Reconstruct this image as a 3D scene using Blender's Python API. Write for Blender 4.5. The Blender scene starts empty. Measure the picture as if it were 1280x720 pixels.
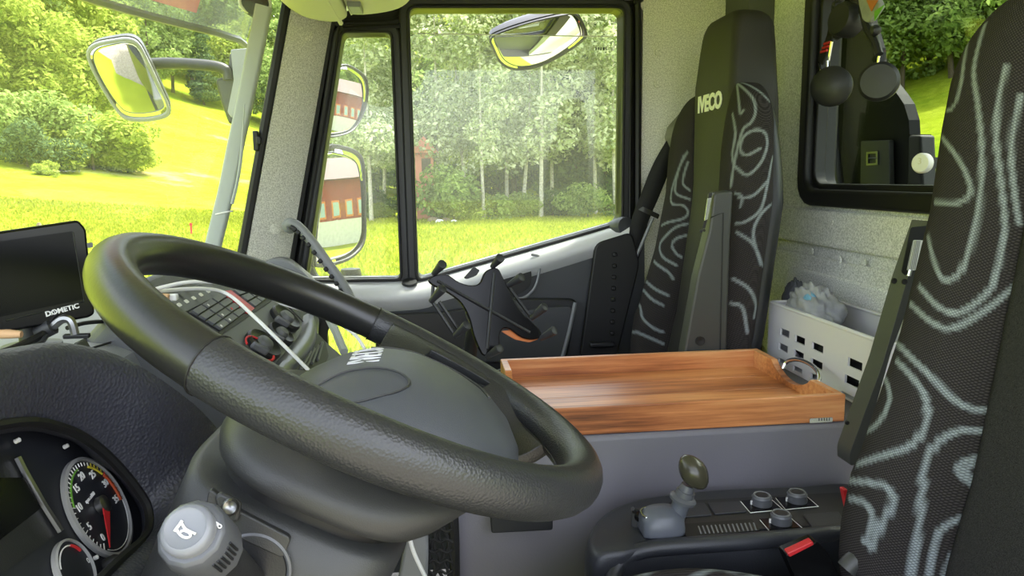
import bpy, bmesh, math, random
import numpy as np
from mathutils import Vector, Matrix
from mathutils.bvhtree import BVHTree

random.seed(7); rng = np.random.default_rng(7)
scene = bpy.context.scene
col = scene.collection

# ------------------------------------------------------------------ camera
FPX = 915.0
CAM = np.array([0.0, 0.0, 2.35])          # standing at the open driver's door, eye height above the meadow
def nrm(v):
    v = np.asarray(v, float); return v / np.linalg.norm(v)
_Y = nrm([536 - 640, 222 - 360, FPX])     # cab's lateral axis seen by the lens
_D = np.array([722 - 640, 6250 - 360, FPX], float); _D /= np.linalg.norm(_D); _D = nrm(_D - _Y * _D.dot(_Y))
_X = np.cross(_D, _Y)
if _X[0] < 0: _X = -_X
MC = np.stack([_X, _Y, -_D])              # rows: world axes in (right, down, forward)
cam_data = bpy.data.cameras.new('camera'); cam = bpy.data.objects.new('camera', cam_data); col.objects.link(cam)
cam_data.sensor_width = 36; cam_data.lens = FPX / 1280 * 36; cam_data.clip_start = .02; cam_data.clip_end = 600
_r, _u, _b = MC[:, 0], -MC[:, 1], -MC[:, 2]
cam.matrix_world = Matrix(((_r[0], _u[0], _b[0], CAM[0]), (_r[1], _u[1], _b[1], CAM[1]), (_r[2], _u[2], _b[2], CAM[2]), (0, 0, 0, 1)))
scene.camera = cam

# ------------------------------------------------------------------ light
SUN_STRENGTH, SKY_STRENGTH, EXPOSURE = 4.2, 0.48, 1.5
world = bpy.data.worlds.new('sky'); scene.world = world; world.use_nodes = True
wn = world.node_tree; wn.nodes.clear()
sky = wn.nodes.new('ShaderNodeTexSky'); sky.sky_type = 'NISHITA'; sky.sun_disc = False
sky.sun_elevation = math.radians(56); sky.sun_rotation = math.radians(70); sky.dust_density = 2.5; sky.air_density = .8
hs = wn.nodes.new('ShaderNodeHueSaturation'); hs.inputs['Saturation'].default_value = .35
bg = wn.nodes.new('ShaderNodeBackground'); bg.inputs['Strength'].default_value = SKY_STRENGTH
wo = wn.nodes.new('ShaderNodeOutputWorld')
wn.links.new(sky.outputs[0], hs.inputs['Color']); wn.links.new(hs.outputs[0], bg.inputs['Color']); wn.links.new(bg.outputs[0], wo.inputs[0])
sd = bpy.data.lights.new('sun', 'SUN'); sun = bpy.data.objects.new('sun', sd); col.objects.link(sun)
sd.energy = SUN_STRENGTH; sd.angle = math.radians(3); sd.color = (1, .95, .85)
sun.rotation_euler = Vector((-.26, -.19, -.95)).to_track_quat('-Z', 'Y').to_euler()
vs = scene.view_settings; vs.view_transform = 'Standard'; vs.look = 'None'; vs.gamma = 1; vs.exposure = EXPOSURE; vs.use_curve_mapping = False

# ------------------------------------------------------------------ helpers
def proj(p):
    q = MC.T @ (np.asarray(p, float) - CAM); return np.array([640 + FPX * q[0] / q[2], 360 + FPX * q[1] / q[2]])
def ray(x, y): return MC @ np.array([(x - 640) / FPX, (y - 360) / FPX, 1.])
def at(x, y, X=None, Y=None, Z=None):
    d = ray(x, y)
    t = (X - CAM[0]) / d[0] if X is not None else (Y - CAM[1]) / d[1] if Y is not None else (Z - CAM[2]) / d[2]
    return CAM + d * t
def on(x, y, p0, n):
    d = ray(x, y); n = np.asarray(n, float); return CAM + d * (((np.asarray(p0) - CAM) @ n) / (d @ n))
def spl(pts, n=40, closed=False):
    P = np.asarray(pts, float); m = len(P)
    if closed: Q = np.vstack([P[-1], P, P[0], P[1]]); segs = m
    else: Q = np.vstack([2 * P[0] - P[1], P, 2 * P[-1] - P[-2]]); segs = m - 1
    out = []
    T = np.linspace(0, segs, n, endpoint=not closed)
    for t in T:
        i = min(int(t), segs - 1); u = t - i; a, b, c, d = Q[i], Q[i + 1], Q[i + 2], Q[i + 3]
        out.append(.5 * ((2 * b) + (-a + c) * u + (2 * a - 5 * b + 4 * c - d) * u * u + (-a + 3 * b - 3 * c + d) * u ** 3))
    return np.array(out)
def lin(c):
    return tuple(((v / 255) / 12.92 if v / 255 <= .04045 else ((v / 255 + .055) / 1.055) ** 2.4) for v in c)

# shapes: (verts, faces)
def box(c, s, R=None):
    c = np.asarray(c, float); s = np.asarray(s, float) / 2
    v = np.array([(x, y, z) for x in (-1, 1) for y in (-1, 1) for z in (-1, 1)]) * s
    if R is not None: v = v @ np.asarray(R).T
    return v + c, [(0, 1, 3, 2), (4, 6, 7, 5), (0, 4, 5, 1), (2, 3, 7, 6), (0, 2, 6, 4), (1, 5, 7, 3)]
def frame(n, up=(0, 0, 1)):
    """columns a, b, n : a sideways, b upward in the plane"""
    n = nrm(n); a = np.cross(up, n)
    if np.linalg.norm(a) < 1e-6: a = np.cross((1, 0, 0), n)
    a = nrm(a); return np.stack([a, np.cross(n, a), n], 1)
def prism(pts, ext):
    """polygon extruded by a vector (or list of end points)"""
    p = np.asarray(pts, float); n = len(p); q = p + np.asarray(ext, float)
    return np.vstack([p, q]), [tuple(range(n))[::-1], tuple(range(n, 2 * n))] + [(i, (i + 1) % n, n + (i + 1) % n, n + i) for i in range(n)]
def loft(rings, cap=True, closed=True):
    rings = [np.asarray(r, float) for r in rings]; n = len(rings[0]); f = []
    for k in range(len(rings) - 1):
        for i in range(n if closed else n - 1):
            j = (i + 1) % n; f.append((k * n + i, k * n + j, (k + 1) * n + j, (k + 1) * n + i))
    if cap and closed: f += [tuple(range(n))[::-1], tuple(range((len(rings) - 1) * n, len(rings) * n))]
    return np.vstack(rings), f
def tube(path, r, seg=8, cap=True, closed=False):
    P = np.asarray(path, float); m = len(P); r = np.broadcast_to(np.asarray(r, float), (m,))
    T = np.gradient(P, axis=0) if not closed else np.roll(P, -1, 0) - np.roll(P, 1, 0)
    T /= np.linalg.norm(T, axis=1)[:, None] + 1e-12
    a = np.cross(T[0], (0, 0, 1)); a = np.cross(T[0], (1, 0, 0)) if np.linalg.norm(a) < 1e-3 else a; a = nrm(a)
    rings = []
    for i in range(m):
        a = nrm(a - T[i] * a.dot(T[i])); b = np.cross(T[i], a)
        t = np.arange(seg) * 2 * np.pi / seg
        rings.append(P[i] + r[i] * (np.outer(np.cos(t), a) + np.outer(np.sin(t), b)))
    if closed:
        v, f = loft(rings, cap=False); k = m - 1
        f += [(k * seg + i, k * seg + (i + 1) % seg, (i + 1) % seg, i) for i in range(seg)]
        return v, f
    return loft(rings, cap)
def lathe(prof, o, d, seg=24):
    F = frame(d); t = np.arange(seg) * 2 * np.pi / seg
    rings = [np.asarray(o) + nrm(d) * h + max(r, 1e-5) * (np.outer(np.cos(t), F[:, 0]) + np.outer(np.sin(t), F[:, 1])) for r, h in prof]
    return loft(rings)
def grid(A, closed_u=False):
    A = np.asarray(A, float); m, n = A.shape[:2]
    return loft(list(A), cap=False, closed=closed_u)
def join(*sh):
    V, F, k = [], [], 0
    for v, f in sh:
        V.append(np.asarray(v, float)); F += [tuple(i + k for i in q) for q in f]; k += len(v)
    return np.vstack(V), F
def rrect(w, h, r, n=5):
    """rounded rectangle outline in 2d"""
    p = []
    for cx, cy, a0 in ((w / 2 - r, h / 2 - r, 0), (-w / 2 + r, h / 2 - r, 90), (-w / 2 + r, -h / 2 + r, 180), (w / 2 - r, -h / 2 + r, 270)):
        for k in range(n):
            a = math.radians(a0 + 90 * k / (n - 1)); p.append((cx + r * math.cos(a), cy + r * math.sin(a)))
    return np.array(p)
def plate(c, n, up, w, h, r, t, nn=5):
    """rounded plate lying on a plane, proud along n by t"""
    F = frame(n, up); o = rrect(w, h, r, nn); p = np.asarray(c) + o @ F[:, :2].T
    return prism(p, nrm(n) * t)
def ring_plate(outer, inner, ext):
    """band between two outlines with equal counts, extruded"""
    o, i = np.asarray(outer, float), np.asarray(inner, float); n = len(o); e = np.asarray(ext, float)
    v = np.vstack([o, i, i + e, o + e]); f = []
    for k in range(4):
        for a in range(n):
            b = (a + 1) % n; f.append((k * n + a, k * n + b, ((k + 1) % 4) * n + b, ((k + 1) % 4) * n + a))
    return v, f

def root_loc(o):
    while o.parent: o = o.parent
    return np.array(o.location)
def make(name, shape, mat, parent=None, smooth=True, bevel=0, seg=2, sub=0, sharp=40, label=None):
    v, f = shape; v = np.asarray(v, float)
    if parent is None:
        base = np.array([(v[:, 0].min() + v[:, 0].max()) / 2, (v[:, 1].min() + v[:, 1].max()) / 2, v[:, 2].min()])
    else: base = root_loc(parent)
    me = bpy.data.meshes.new(name); me.from_pydata((v - base).tolist(), [], [tuple(int(i) for i in q) for q in f]); me.validate()
    bm = bmesh.new(); bm.from_mesh(me); bmesh.ops.recalc_face_normals(bm, faces=bm.faces); bm.to_mesh(me); bm.free()
    if smooth:
        me.shade_smooth()
        if sharp: me.set_sharp_from_angle(angle=math.radians(sharp))
    me.materials.append(M[mat] if isinstance(mat, str) else mat)
    o = bpy.data.objects.new(name, me); col.objects.link(o)
    if parent is None: o.location = base
    else: o.parent = parent
    if bevel:
        b = o.modifiers.new('bevel', 'BEVEL'); b.width = bevel; b.segments = seg; b.limit_method = 'ANGLE'; b.angle_limit = math.radians(35)
        if smooth: me.shade_smooth(); 
    if sub:
        s = o.modifiers.new('subdivision', 'SUBSURF'); s.levels = s.render_levels = sub
    if label: o['label'] = label
    return o
def tag(o, label, cat, group=None, kind=None):
    o['label'] = label; o['category'] = cat
    if group: o['group'] = group
    if kind: o['kind'] = kind
    return o
def thing(name, label, cat, loc, group=None, kind=None):
    o = bpy.data.objects.new(name, None); col.objects.link(o); o.location = loc; o.empty_display_size = .1
    return tag(o, label, cat, group, kind)
def struct(o, label=None, cat=None):
    o['kind'] = 'structure'
    if label: o['label'] = label
    if cat: o['category'] = cat
    return o
def copy_tree(o, loc, rz, sc, label, parent=None):
    c = o.copy(); col.objects.link(c)
    if parent is None:
        c.location = loc; c.rotation_euler = (0, 0, rz); c.scale = sc
        if label: c['label'] = label
    else: c.parent = parent
    for ch in o.children: copy_tree(ch, None, 0, None, None, c)
    return c
def text(s, size, o, xd, yd, depth=.0004, bold=0.0):
    cu = bpy.data.curves.new('lettering', 'FONT'); cu.body = s; cu.size = size; cu.align_x = 'CENTER'; cu.align_y = 'CENTER'; cu.extrude = depth; cu.offset = bold; cu.resolution_u = 3
    ob = bpy.data.objects.new('lettering', cu); col.objects.link(ob)
    me = bpy.data.meshes.new_from_object(ob.evaluated_get(bpy.context.evaluated_depsgraph_get()))
    v = np.array([x.co[:] for x in me.vertices]); f = [tuple(p.vertices) for p in me.polygons]
    bpy.data.objects.remove(ob); bpy.data.curves.remove(cu); bpy.data.meshes.remove(me)
    xd = nrm(xd); yd = nrm(np.asarray(yd) - xd * np.dot(xd, yd)); n = np.cross(xd, yd)
    return np.asarray(o) + v[:, :1] * xd + v[:, 1:2] * yd + v[:, 2:3] * n, f

# ------------------------------------------------------------------ materials
M = {}
def nodes(name):
    m = bpy.data.materials.new(name); m.use_nodes = True; t = m.node_tree
    b = t.nodes['Principled BSDF']; M[name] = m; return m, t, b
def tex_noise(t, scale, detail=3, coord='Object', stretch=None, rough=.5):
    tc = t.nodes.new('ShaderNodeTexCoord'); n = t.nodes.new('ShaderNodeTexNoise')
    n.inputs['Scale'].default_value = scale; n.inputs['Detail'].default_value = detail; n.inputs['Roughness'].default_value = rough
    src = tc.outputs[coord]
    if stretch:
        mp = t.nodes.new('ShaderNodeMapping'); mp.inputs['Scale'].default_value = stretch; t.links.new(src, mp.inputs[0]); src = mp.outputs[0]
    t.links.new(src, n.inputs['Vector']); return n
def ramp(t, src, stops):
    r = t.nodes.new('ShaderNodeValToRGB'); e = r.color_ramp.elements
    while len(e) < len(stops): e.new(.5)
    for k, (p, c) in enumerate(stops): e[k].position = p; e[k].color = (*c, 1)
    t.links.new(src, r.inputs[0]); return r
def pm(name, c, rough=.5, metal=0, bump=None, var=None, spec=.5, coat=0, emit=None):
    """plain painted / moulded material: colour 0-255 sRGB, bump=(scale,strength), var=(scale,amount)"""
    m, t, b = nodes(name); c = np.array(lin(c))
    b.inputs['Base Color'].default_value = (*c, 1); b.inputs['Roughness'].default_value = rough; b.inputs['Metallic'].default_value = metal
    b.inputs['Specular IOR Level'].default_value = spec; b.inputs['Coat Weight'].default_value = coat; b.inputs['Coat Roughness'].default_value = .1
    if var:
        n = tex_noise(t, var[0], 4); r = ramp(t, n.outputs['Fac'], [(.3, c * (1 - var[1])), (.7, np.minimum(c * (1 + var[1]), 1))])
        t.links.new(r.outputs[0], b.inputs['Base Color'])
    if bump:
        n = tex_noise(t, bump[0], 2); bp = t.nodes.new('ShaderNodeBump'); bp.inputs['Strength'].default_value = bump[1]; bp.inputs['Distance'].default_value = .002
        t.links.new(n.outputs['Fac'], bp.inputs['Height']); t.links.new(bp.outputs[0], b.inputs['Normal'])
    if emit:
        b.inputs['Emission Color'].default_value = (*c, 1); b.inputs['Emission Strength'].default_value = emit
    return m
def leather(name, c, rough, scale=420, strength=.35):
    m, t, b = nodes(name); b.inputs['Base Color'].default_value = (*lin(c), 1); b.inputs['Roughness'].default_value = rough
    tc = t.nodes.new('ShaderNodeTexCoord'); v = t.nodes.new('ShaderNodeTexVoronoi'); v.inputs['Scale'].default_value = scale
    t.links.new(tc.outputs['Object'], v.inputs['Vector'])
    bp = t.nodes.new('ShaderNodeBump'); bp.inputs['Strength'].default_value = strength; bp.inputs['Distance'].default_value = .0015
    t.links.new(v.outputs['Distance'], bp.inputs['Height']); t.links.new(bp.outputs[0], b.inputs['Normal'])
def glass(name, tint=(1, 1, 1), refl=1.0, ior=1.45, veil=0.0, veil_col=(.9, .9, .84)):
    m, t, b = nodes(name); t.nodes.remove(b)
    tr = t.nodes.new('ShaderNodeBsdfTransparent'); tr.inputs[0].default_value = (*tint, 1)
    gl = t.nodes.new('ShaderNodeBsdfGlossy'); gl.inputs['Roughness'].default_value = .02
    ge = t.nodes.new('ShaderNodeNewGeometry'); dt = t.nodes.new('ShaderNodeVectorMath'); dt.operation = 'DOT_PRODUCT'
    t.links.new(ge.outputs['Incoming'], dt.inputs[0]); t.links.new(ge.outputs['Normal'], dt.inputs[1])
    def ma(op, a, b=None):
        n = t.nodes.new('ShaderNodeMath'); n.operation = op
        for k, v in enumerate((a, b)):
            if v is None: continue
            if isinstance(v, (int, float)): n.inputs[k].default_value = v
            else: t.links.new(v, n.inputs[k])
        return n.outputs[0]
    f0 = ((ior - 1) / (ior + 1)) ** 2
    sch = ma('ADD', f0, ma('MULTIPLY', 1 - f0, ma('POWER', ma('SUBTRACT', 1.0, ma('ABSOLUTE', dt.outputs['Value'])), 5)))
    mx = t.nodes.new('ShaderNodeMixShader'); out = t.nodes['Material Output']
    t.links.new(ma('MINIMUM', ma('MULTIPLY', sch, refl), 1.0), mx.inputs[0]); t.links.new(tr.outputs[0], mx.inputs[1]); t.links.new(gl.outputs[0], mx.inputs[2])
    if veil:   # translucent layer imitating the washed-out haze on the panes; clouds the red strip
        tl = t.nodes.new('ShaderNodeBsdfTranslucent'); tl.inputs[0].default_value = (*veil_col, 1)
        m2 = t.nodes.new('ShaderNodeMixShader'); m2.inputs[0].default_value = veil
        t.links.new(mx.outputs[0], m2.inputs[1]); t.links.new(tl.outputs[0], m2.inputs[2]); mx = m2
    t.links.new(mx.outputs[0], out.inputs[0])
def fabric(name, c, c2, scale=260, strength=.4):
    m, t, b = nodes(name); b.inputs['Roughness'].default_value = .95; b.inputs['Specular IOR Level'].default_value = .1
    n = tex_noise(t, scale, 2, rough=.7); r = ramp(t, n.outputs['Fac'], [(.36, lin(c)), (.62, lin(c2))]); t.links.new(r.outputs[0], b.inputs['Base Color'])
    bp = t.nodes.new('ShaderNodeBump'); bp.inputs['Strength'].default_value = strength; bp.inputs['Distance'].default_value = .002
    t.links.new(n.outputs['Fac'], bp.inputs['Height']); t.links.new(bp.outputs[0], b.inputs['Normal'])
def seat_fabric(name, dark, light):
    """woven cloth; the light swirls are a colour attribute drawn on the cloth, broken up by the weave"""
    m, t, b = nodes(name); b.inputs['Roughness'].default_value = .95; b.inputs['Specular IOR Level'].default_value = .08
    at_ = t.nodes.new('ShaderNodeAttribute'); at_.attribute_name = 'swirl'
    tc = t.nodes.new('ShaderNodeTexCoord'); mp = t.nodes.new('ShaderNodeMapping'); mp.inputs['Rotation'].default_value = (.6, 0, 0)
    w = t.nodes.new('ShaderNodeTexWave'); w.wave_type = 'BANDS'; w.bands_direction = 'Z'; w.inputs['Scale'].default_value = 110; w.inputs['Distortion'].default_value = 1.5
    w2 = t.nodes.new('ShaderNodeTexWave'); w2.bands_direction = 'Y'; w2.inputs['Scale'].default_value = 150; w2.inputs['Distortion'].default_value = 1
    t.links.new(tc.outputs['Object'], mp.inputs[0]); t.links.new(mp.outputs[0], w.inputs[0]); t.links.new(mp.outputs[0], w2.inputs[0])
    mu = t.nodes.new('ShaderNodeMath'); mu.operation = 'MULTIPLY'; t.links.new(w.outputs['Fac'], mu.inputs[0]); t.links.new(w2.outputs['Fac'], mu.inputs[1])
    d = np.array(lin(dark)); l = np.array(lin(light))
    r1 = ramp(t, mu.outputs[0], [(.0, d * .55), (.6, d * 1.5)]); r2 = ramp(t, mu.outputs[0], [(.0, l * .55), (.5, l * 1.15)])
    mx = t.nodes.new('ShaderNodeMix'); mx.data_type = 'RGBA'
    t.links.new(at_.outputs['Fac'], mx.inputs['Factor']); t.links.new(r1.outputs[0], mx.inputs['A']); t.links.new(r2.outputs[0], mx.inputs['B'])
    t.links.new(mx.outputs['Result'], b.inputs['Base Color'])
    bp = t.nodes.new('ShaderNodeBump'); bp.inputs['Strength'].default_value = .5; bp.inputs['Distance'].default_value = .001
    t.links.new(mu.outputs[0], bp.inputs['Height']); t.links.new(bp.outputs[0], b.inputs['Normal'])
def wood(name, stops, stretch=(5, 120, 120), rough=.38):
    m, t, b = nodes(name); b.inputs['Roughness'].default_value = rough
    n0 = tex_noise(t, 1.0, 2, stretch=(2.0, 7, 7)); n1 = tex_noise(t, 1.0, 5, stretch=stretch, rough=.65)
    ad = t.nodes.new('ShaderNodeMath'); ad.operation = 'MULTIPLY_ADD'; ad.inputs[1].default_value = .45
    t.links.new(n1.outputs['Fac'], ad.inputs[0])
    m2 = t.nodes.new('ShaderNodeMath'); m2.operation = 'MULTIPLY'; m2.inputs[1].default_value = .6; t.links.new(n0.outputs['Fac'], m2.inputs[0]); t.links.new(m2.outputs[0], ad.inputs[2])
    r = ramp(t, ad.outputs[0], [(p, lin(c)) for p, c in stops]); t.links.new(r.outputs[0], b.inputs['Base Color'])
def leafmat(name, a, b2, trans=.45):
    m, t, b = nodes(name); t.nodes.remove(b)
    g = t.nodes.new('ShaderNodeNewGeometry'); r = ramp(t, g.outputs['Random Per Island'], [(0, lin(a)), (1, lin(b2))])
    df = t.nodes.new('ShaderNodeBsdfDiffuse'); tl = t.nodes.new('ShaderNodeBsdfTranslucent'); mx = t.nodes.new('ShaderNodeMixShader'); mx.inputs[0].default_value = trans
    t.links.new(r.outputs[0], df.inputs[0]); t.links.new(r.outputs[0], tl.inputs[0]); t.links.new(df.outputs[0], mx.inputs[1]); t.links.new(tl.outputs[0], mx.inputs[2])
    t.links.new(mx.outputs[0], t.nodes['Material Output'].inputs[0])

pm('dash_plastic', (86, 88, 90), .55, bump=(900, .25)); pm('dash_light', (120, 122, 124), .5, bump=(900, .25))
leather('hood_leather', (50, 51, 60), .5, 330, .5)
leather('rim_leather', (44, 45, 46), .36, 520, .22); pm('rim_gloss', (34, 34, 34), .32, bump=(300, .05))
pm('hub_plastic', (76, 79, 84), .45, bump=(1200, .15)); pm('column_plastic', (52, 53, 53), .45, bump=(1000, .15))
pm('black_plastic', (32, 33, 35), .45, bump=(700, .1)); pm('black_gloss', (12, 12, 13), .2, spec=.25); pm('black_rubber', (16, 16, 17), .55)
pm('door_dark', (58, 60, 63), .5, bump=(900, .2)); pm('door_ledge', (205, 206, 207), .42, bump=(900, .1))
pm('grey_trim', (120, 122, 124), .4); pm('silver', (190, 192, 194), .25, 1); pm('chrome', (230, 232, 235), .08, 1); pm('dull_metal', (150, 150, 150), .35, 1)
pm('pole_grey', (158, 164, 162), .5); pm('cream_plastic', (206, 203, 186), .55, bump=(500, .1)); pm('tunnel_grey', (110, 108, 116), .6, bump=(300, .1), var=(3, .08))
pm('console_black', (44, 46, 51), .42, bump=(500, .15)); pm('knob_grey', (84, 86, 90), .35); pm('lever_grey', (86, 90, 98), .38); pm('lever_head', (62, 60, 48), .25)
pm('button_grey', (118, 120, 125), .35); pm('white_plastic', (222, 222, 220), .4); pm('white_print', (225, 225, 222), .6); pm('crate_white', (216, 216, 220), .45); pm('red_plastic', (190, 40, 45), .4); pm('red_print', (200, 45, 50), .6)
pm('green_print', (110, 170, 60), .6); pm('yellow_print', (215, 200, 60), .6); pm('dial_face', (34, 36, 42), .5); pm('dial_ring', (150, 150, 148), .4); pm('orange_print', (200, 90, 50), .6)
pm('screen_black', (8, 9, 11), .2, spec=.12); pm('armrest_grey', (58, 59, 57), .45, bump=(700, .15)); pm('strap_black', (24, 24, 25), .8, bump=(600, .4))
pm('belt_guide', (110, 110, 100), .5); pm('cork', (200, 160, 120), .7); pm('cloth_grey', (150, 152, 156), .9, var=(30, .2)); pm('cloth_dark', (70, 72, 78), .9); pm('cloth_blue', (110, 160, 190), .9)
pm('curtain_grey', (88, 88, 90), .85, bump=(300, .3)); pm('key_grey', (92, 94, 96), .5); pm('key_dark', (84, 86, 88), .5); pm('vinyl_black', (36, 34, 31), .62, bump=(600, .3))
pm('ceiling_fabric', (190, 188, 172), .95, bump=(300, .3)); pm('floor_mat', (36, 36, 38), .8, bump=(200, .4)); pm('bulkhead_black', (6, 7, 9), .6, spec=.2)
pm('mirror_glass', (235, 238, 240), .015, 1); pm('mirror_housing', (44, 45, 48), .45); pm('mirror_rim', (140, 143, 145), .4); pm('orange_plastic', (190, 110, 50), .4)
fabric('pillar_fabric', (186, 184, 174), (240, 238, 230), 330); fabric('wall_fabric', (188, 190, 186), (242, 243, 240), 300)
seat_fabric('seat_fabric', (54, 51, 51), (140, 148, 152)); 
m_, t_, b_ = nodes('seat_plain'); b_.inputs['Roughness'].default_value = .95; b_.inputs['Specular IOR Level'].default_value = .1
n_ = tex_noise(t_, 1500, 1); r_ = ramp(t_, n_.outputs['Fac'], [(.4, lin((34, 33, 34))), (.6, lin((62, 61, 62)))]); t_.links.new(r_.outputs[0], b_.inputs['Base Color'])
wood('tray_wood', [(.36, (92, 52, 30)), (.46, (154, 92, 54)), (.56, (196, 128, 78)), (.72, (224, 172, 116))])
glass('window_glass', (.93, .96, .93), .7, veil=.035); glass('windscreen_glass', (.95, .97, .92), 1.3, veil=.03); glass('visor_tint', (.44, .50, .57), .8, veil=.10); glass('visor_red', (.95, .5, .5), .6, veil=.5, veil_col=(.85, .30, .30))
glass('rear_glass', (.72, .76, .70), 1.0); glass('gauge_glass', (1, 1, 1), .5)
leafmat('leaf_bright', (118, 140, 52), (182, 192, 96)); leafmat('leaf_mid', (100, 124, 58), (158, 176, 104)); leafmat('leaf_dark', (58, 78, 54), (100, 120, 78), .3); leafmat('leaf_birch', (136, 154, 92), (230, 232, 200), .5)
leafmat('grass_blade', (134, 146, 36), (170, 176, 62), .4)
pm('bark_pale', (176, 170, 156), .9, var=(12, .4)); pm('bark_dark', (78, 66, 54), .9, var=(10, .3)); pm('barn_red', (140, 62, 48), .8, var=(6, .25)); pm('hut_pink', (196, 128, 108), .9); pm('barn_roof', (92, 66, 58), .8); pm('stone_white', (205, 202, 195), .8, var=(4, .1)); pm('pane_blue', (150, 170, 180), .1); pm('shutter_orange', (205, 120, 60), .7)
pm('gravel', (132, 124, 110), .95, bump=(60, .6), var=(25, .25)); pm('post_wood', (120, 104, 84), .9); pm('flower_white', (230, 230, 235), .8)
m_, t_, b_ = nodes('meadow'); b_.inputs['Roughness'].default_value = 1; b_.inputs['Specular IOR Level'].default_value = 0
n_ = tex_noise(t_, .16, 6, rough=.62); n2_ = tex_noise(t_, 1.6, 5)
r_ = ramp(t_, n_.outputs['Fac'], [(.36, lin((110, 132, 34))), (.5, lin((138, 150, 42))), (.6, lin((138, 148, 48))), (.68, lin((162, 152, 90)))]); r2_ = ramp(t_, n2_.outputs['Fac'], [(.3, (.72, .74, .6)), (.7, (1.0, 1.0, 1.0))])
mx_ = t_.nodes.new('ShaderNodeMix'); mx_.data_type = 'RGBA'; mx_.blend_type = 'MULTIPLY'; mx_.inputs['Factor'].default_value = 1
t_.links.new(r_.outputs[0], mx_.inputs['A']); t_.links.new(r2_.outputs[0], mx_.inputs['B']); t_.links.new(mx_.outputs['Result'], b_.inputs['Base Color'])
# ================================================================== OUTSIDE
def hgt(x, y):
    t = np.maximum(-.75 * x + .35 * y - 18, 0); t2 = np.maximum(.7 * x + .3 * y - 20, 0)
    return .0267 * t ** 1.63 + .030 * t2 ** 1.75
gx = np.concatenate([np.arange(-190, -30, 6), np.arange(-30, 40, 2), np.arange(40, 150, 6)]); gy = np.concatenate([np.arange(-70, -10, 6), np.arange(-10, 60, 2), np.arange(60, 230, 6)])
GX, GY = np.meshgrid(gx, gy, indexing='ij')
GZ = hgt(GX, GY) + .06 * np.sin(GX * .7 + GY * .23) * np.cos(GY * .55) * np.minimum((GX ** 2 + GY ** 2) / 400, 1)
ground = make('ground', grid(np.stack([GX, GY, GZ], 2)), 'meadow'); struct(ground, 'sunlit yellow green meadow rising to the wooded hillside', 'meadow')

# gravel yard the truck stands on
gy_ = []
for r in (0, .35, .7, .9, 1.0):
    gy_.append([(8 + r * 13 * math.cos(a) * (1 + .05 * math.sin(5 * a)), -9 + r * 15.5 * math.sin(a) * (1 + .04 * math.cos(7 * a)), .05 if r < 1 else -.05) for a in np.linspace(0, 2 * np.pi, 64, endpoint=False)])
gy_ = [[(max(x, -2.2 - .3 * math.sin(y * 3)), y, z) for x, y, z in r] for r in gy_]
struct(make('gravel_yard', loft(gy_, cap=True), 'gravel'), 'pale gravel yard the truck stands on', 'gravel')
# short grass blades standing in front of the passenger door and windscreen
def blades(n, rmin, rmax, a0, a1, h):
    r = np.sqrt(rng.uniform(rmin ** 2, rmax ** 2, n)); a = rng.uniform(a0, a1, n); x = r * np.sin(a); y = r * np.cos(a)
    z = hgt(x, y) - .02; th = rng.uniform(0, 6.28, n); hh = h * rng.uniform(.5, 1.3, n); w = .02 + .0016 * r
    dx, dy = np.cos(th) * w, np.sin(th) * w; lx, ly = rng.normal(0, .3, n) * hh, rng.normal(0, .3, n) * hh
    V = np.stack([np.stack([x - dx, y - dy, z], 1), np.stack([x + dx, y + dy, z], 1), np.stack([x + lx, y + ly, z + hh], 1)], 1).reshape(-1, 3)
    return V, np.arange(3 * n).reshape(-1, 3).tolist()
g = make('meadow_grass', blades(60000, 7, 46, math.radians(-34), math.radians(18), .16), 'grass_blade', smooth=False)
tag(g, 'short yellow green grass blades covering the meadow', 'grass', kind='stuff')

def leaf_cloud(blobs, n, size, flat=.6):
    """n leaf sprays in ellipsoid blobs (cx,cy,cz,rx,ry,rz)"""
    B = np.array(blobs, float); w = B[:, 3] * B[:, 4] * B[:, 5]; k = rng.choice(len(B), n, p=w / w.sum())
    d = rng.normal(size=(n, 3)); d /= np.linalg.norm(d, axis=1)[:, None]; r = rng.uniform(.35, 1, n) ** .45
    c = B[k, :3] + d * r[:, None] * B[k, 3:]
    nn = d * .7 + rng.normal(0, .6, (n, 3)) + np.array([0, 0, flat]); nn /= np.linalg.norm(nn, axis=1)[:, None]
    a = np.cross(nn, rng.normal(size=(n, 3))); a /= np.linalg.norm(a, axis=1)[:, None]; b = np.cross(nn, a)
    s = size * rng.uniform(.55, 1.3, n)[:, None]
    V = np.stack([c + a * s, c + b * s * .55 + nn * s * .15, c - a * s, c - b * s * .55 + nn * s * .15], 1).reshape(-1, 3)
    return V, np.arange(4 * n).reshape(-1, 4).tolist()
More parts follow.
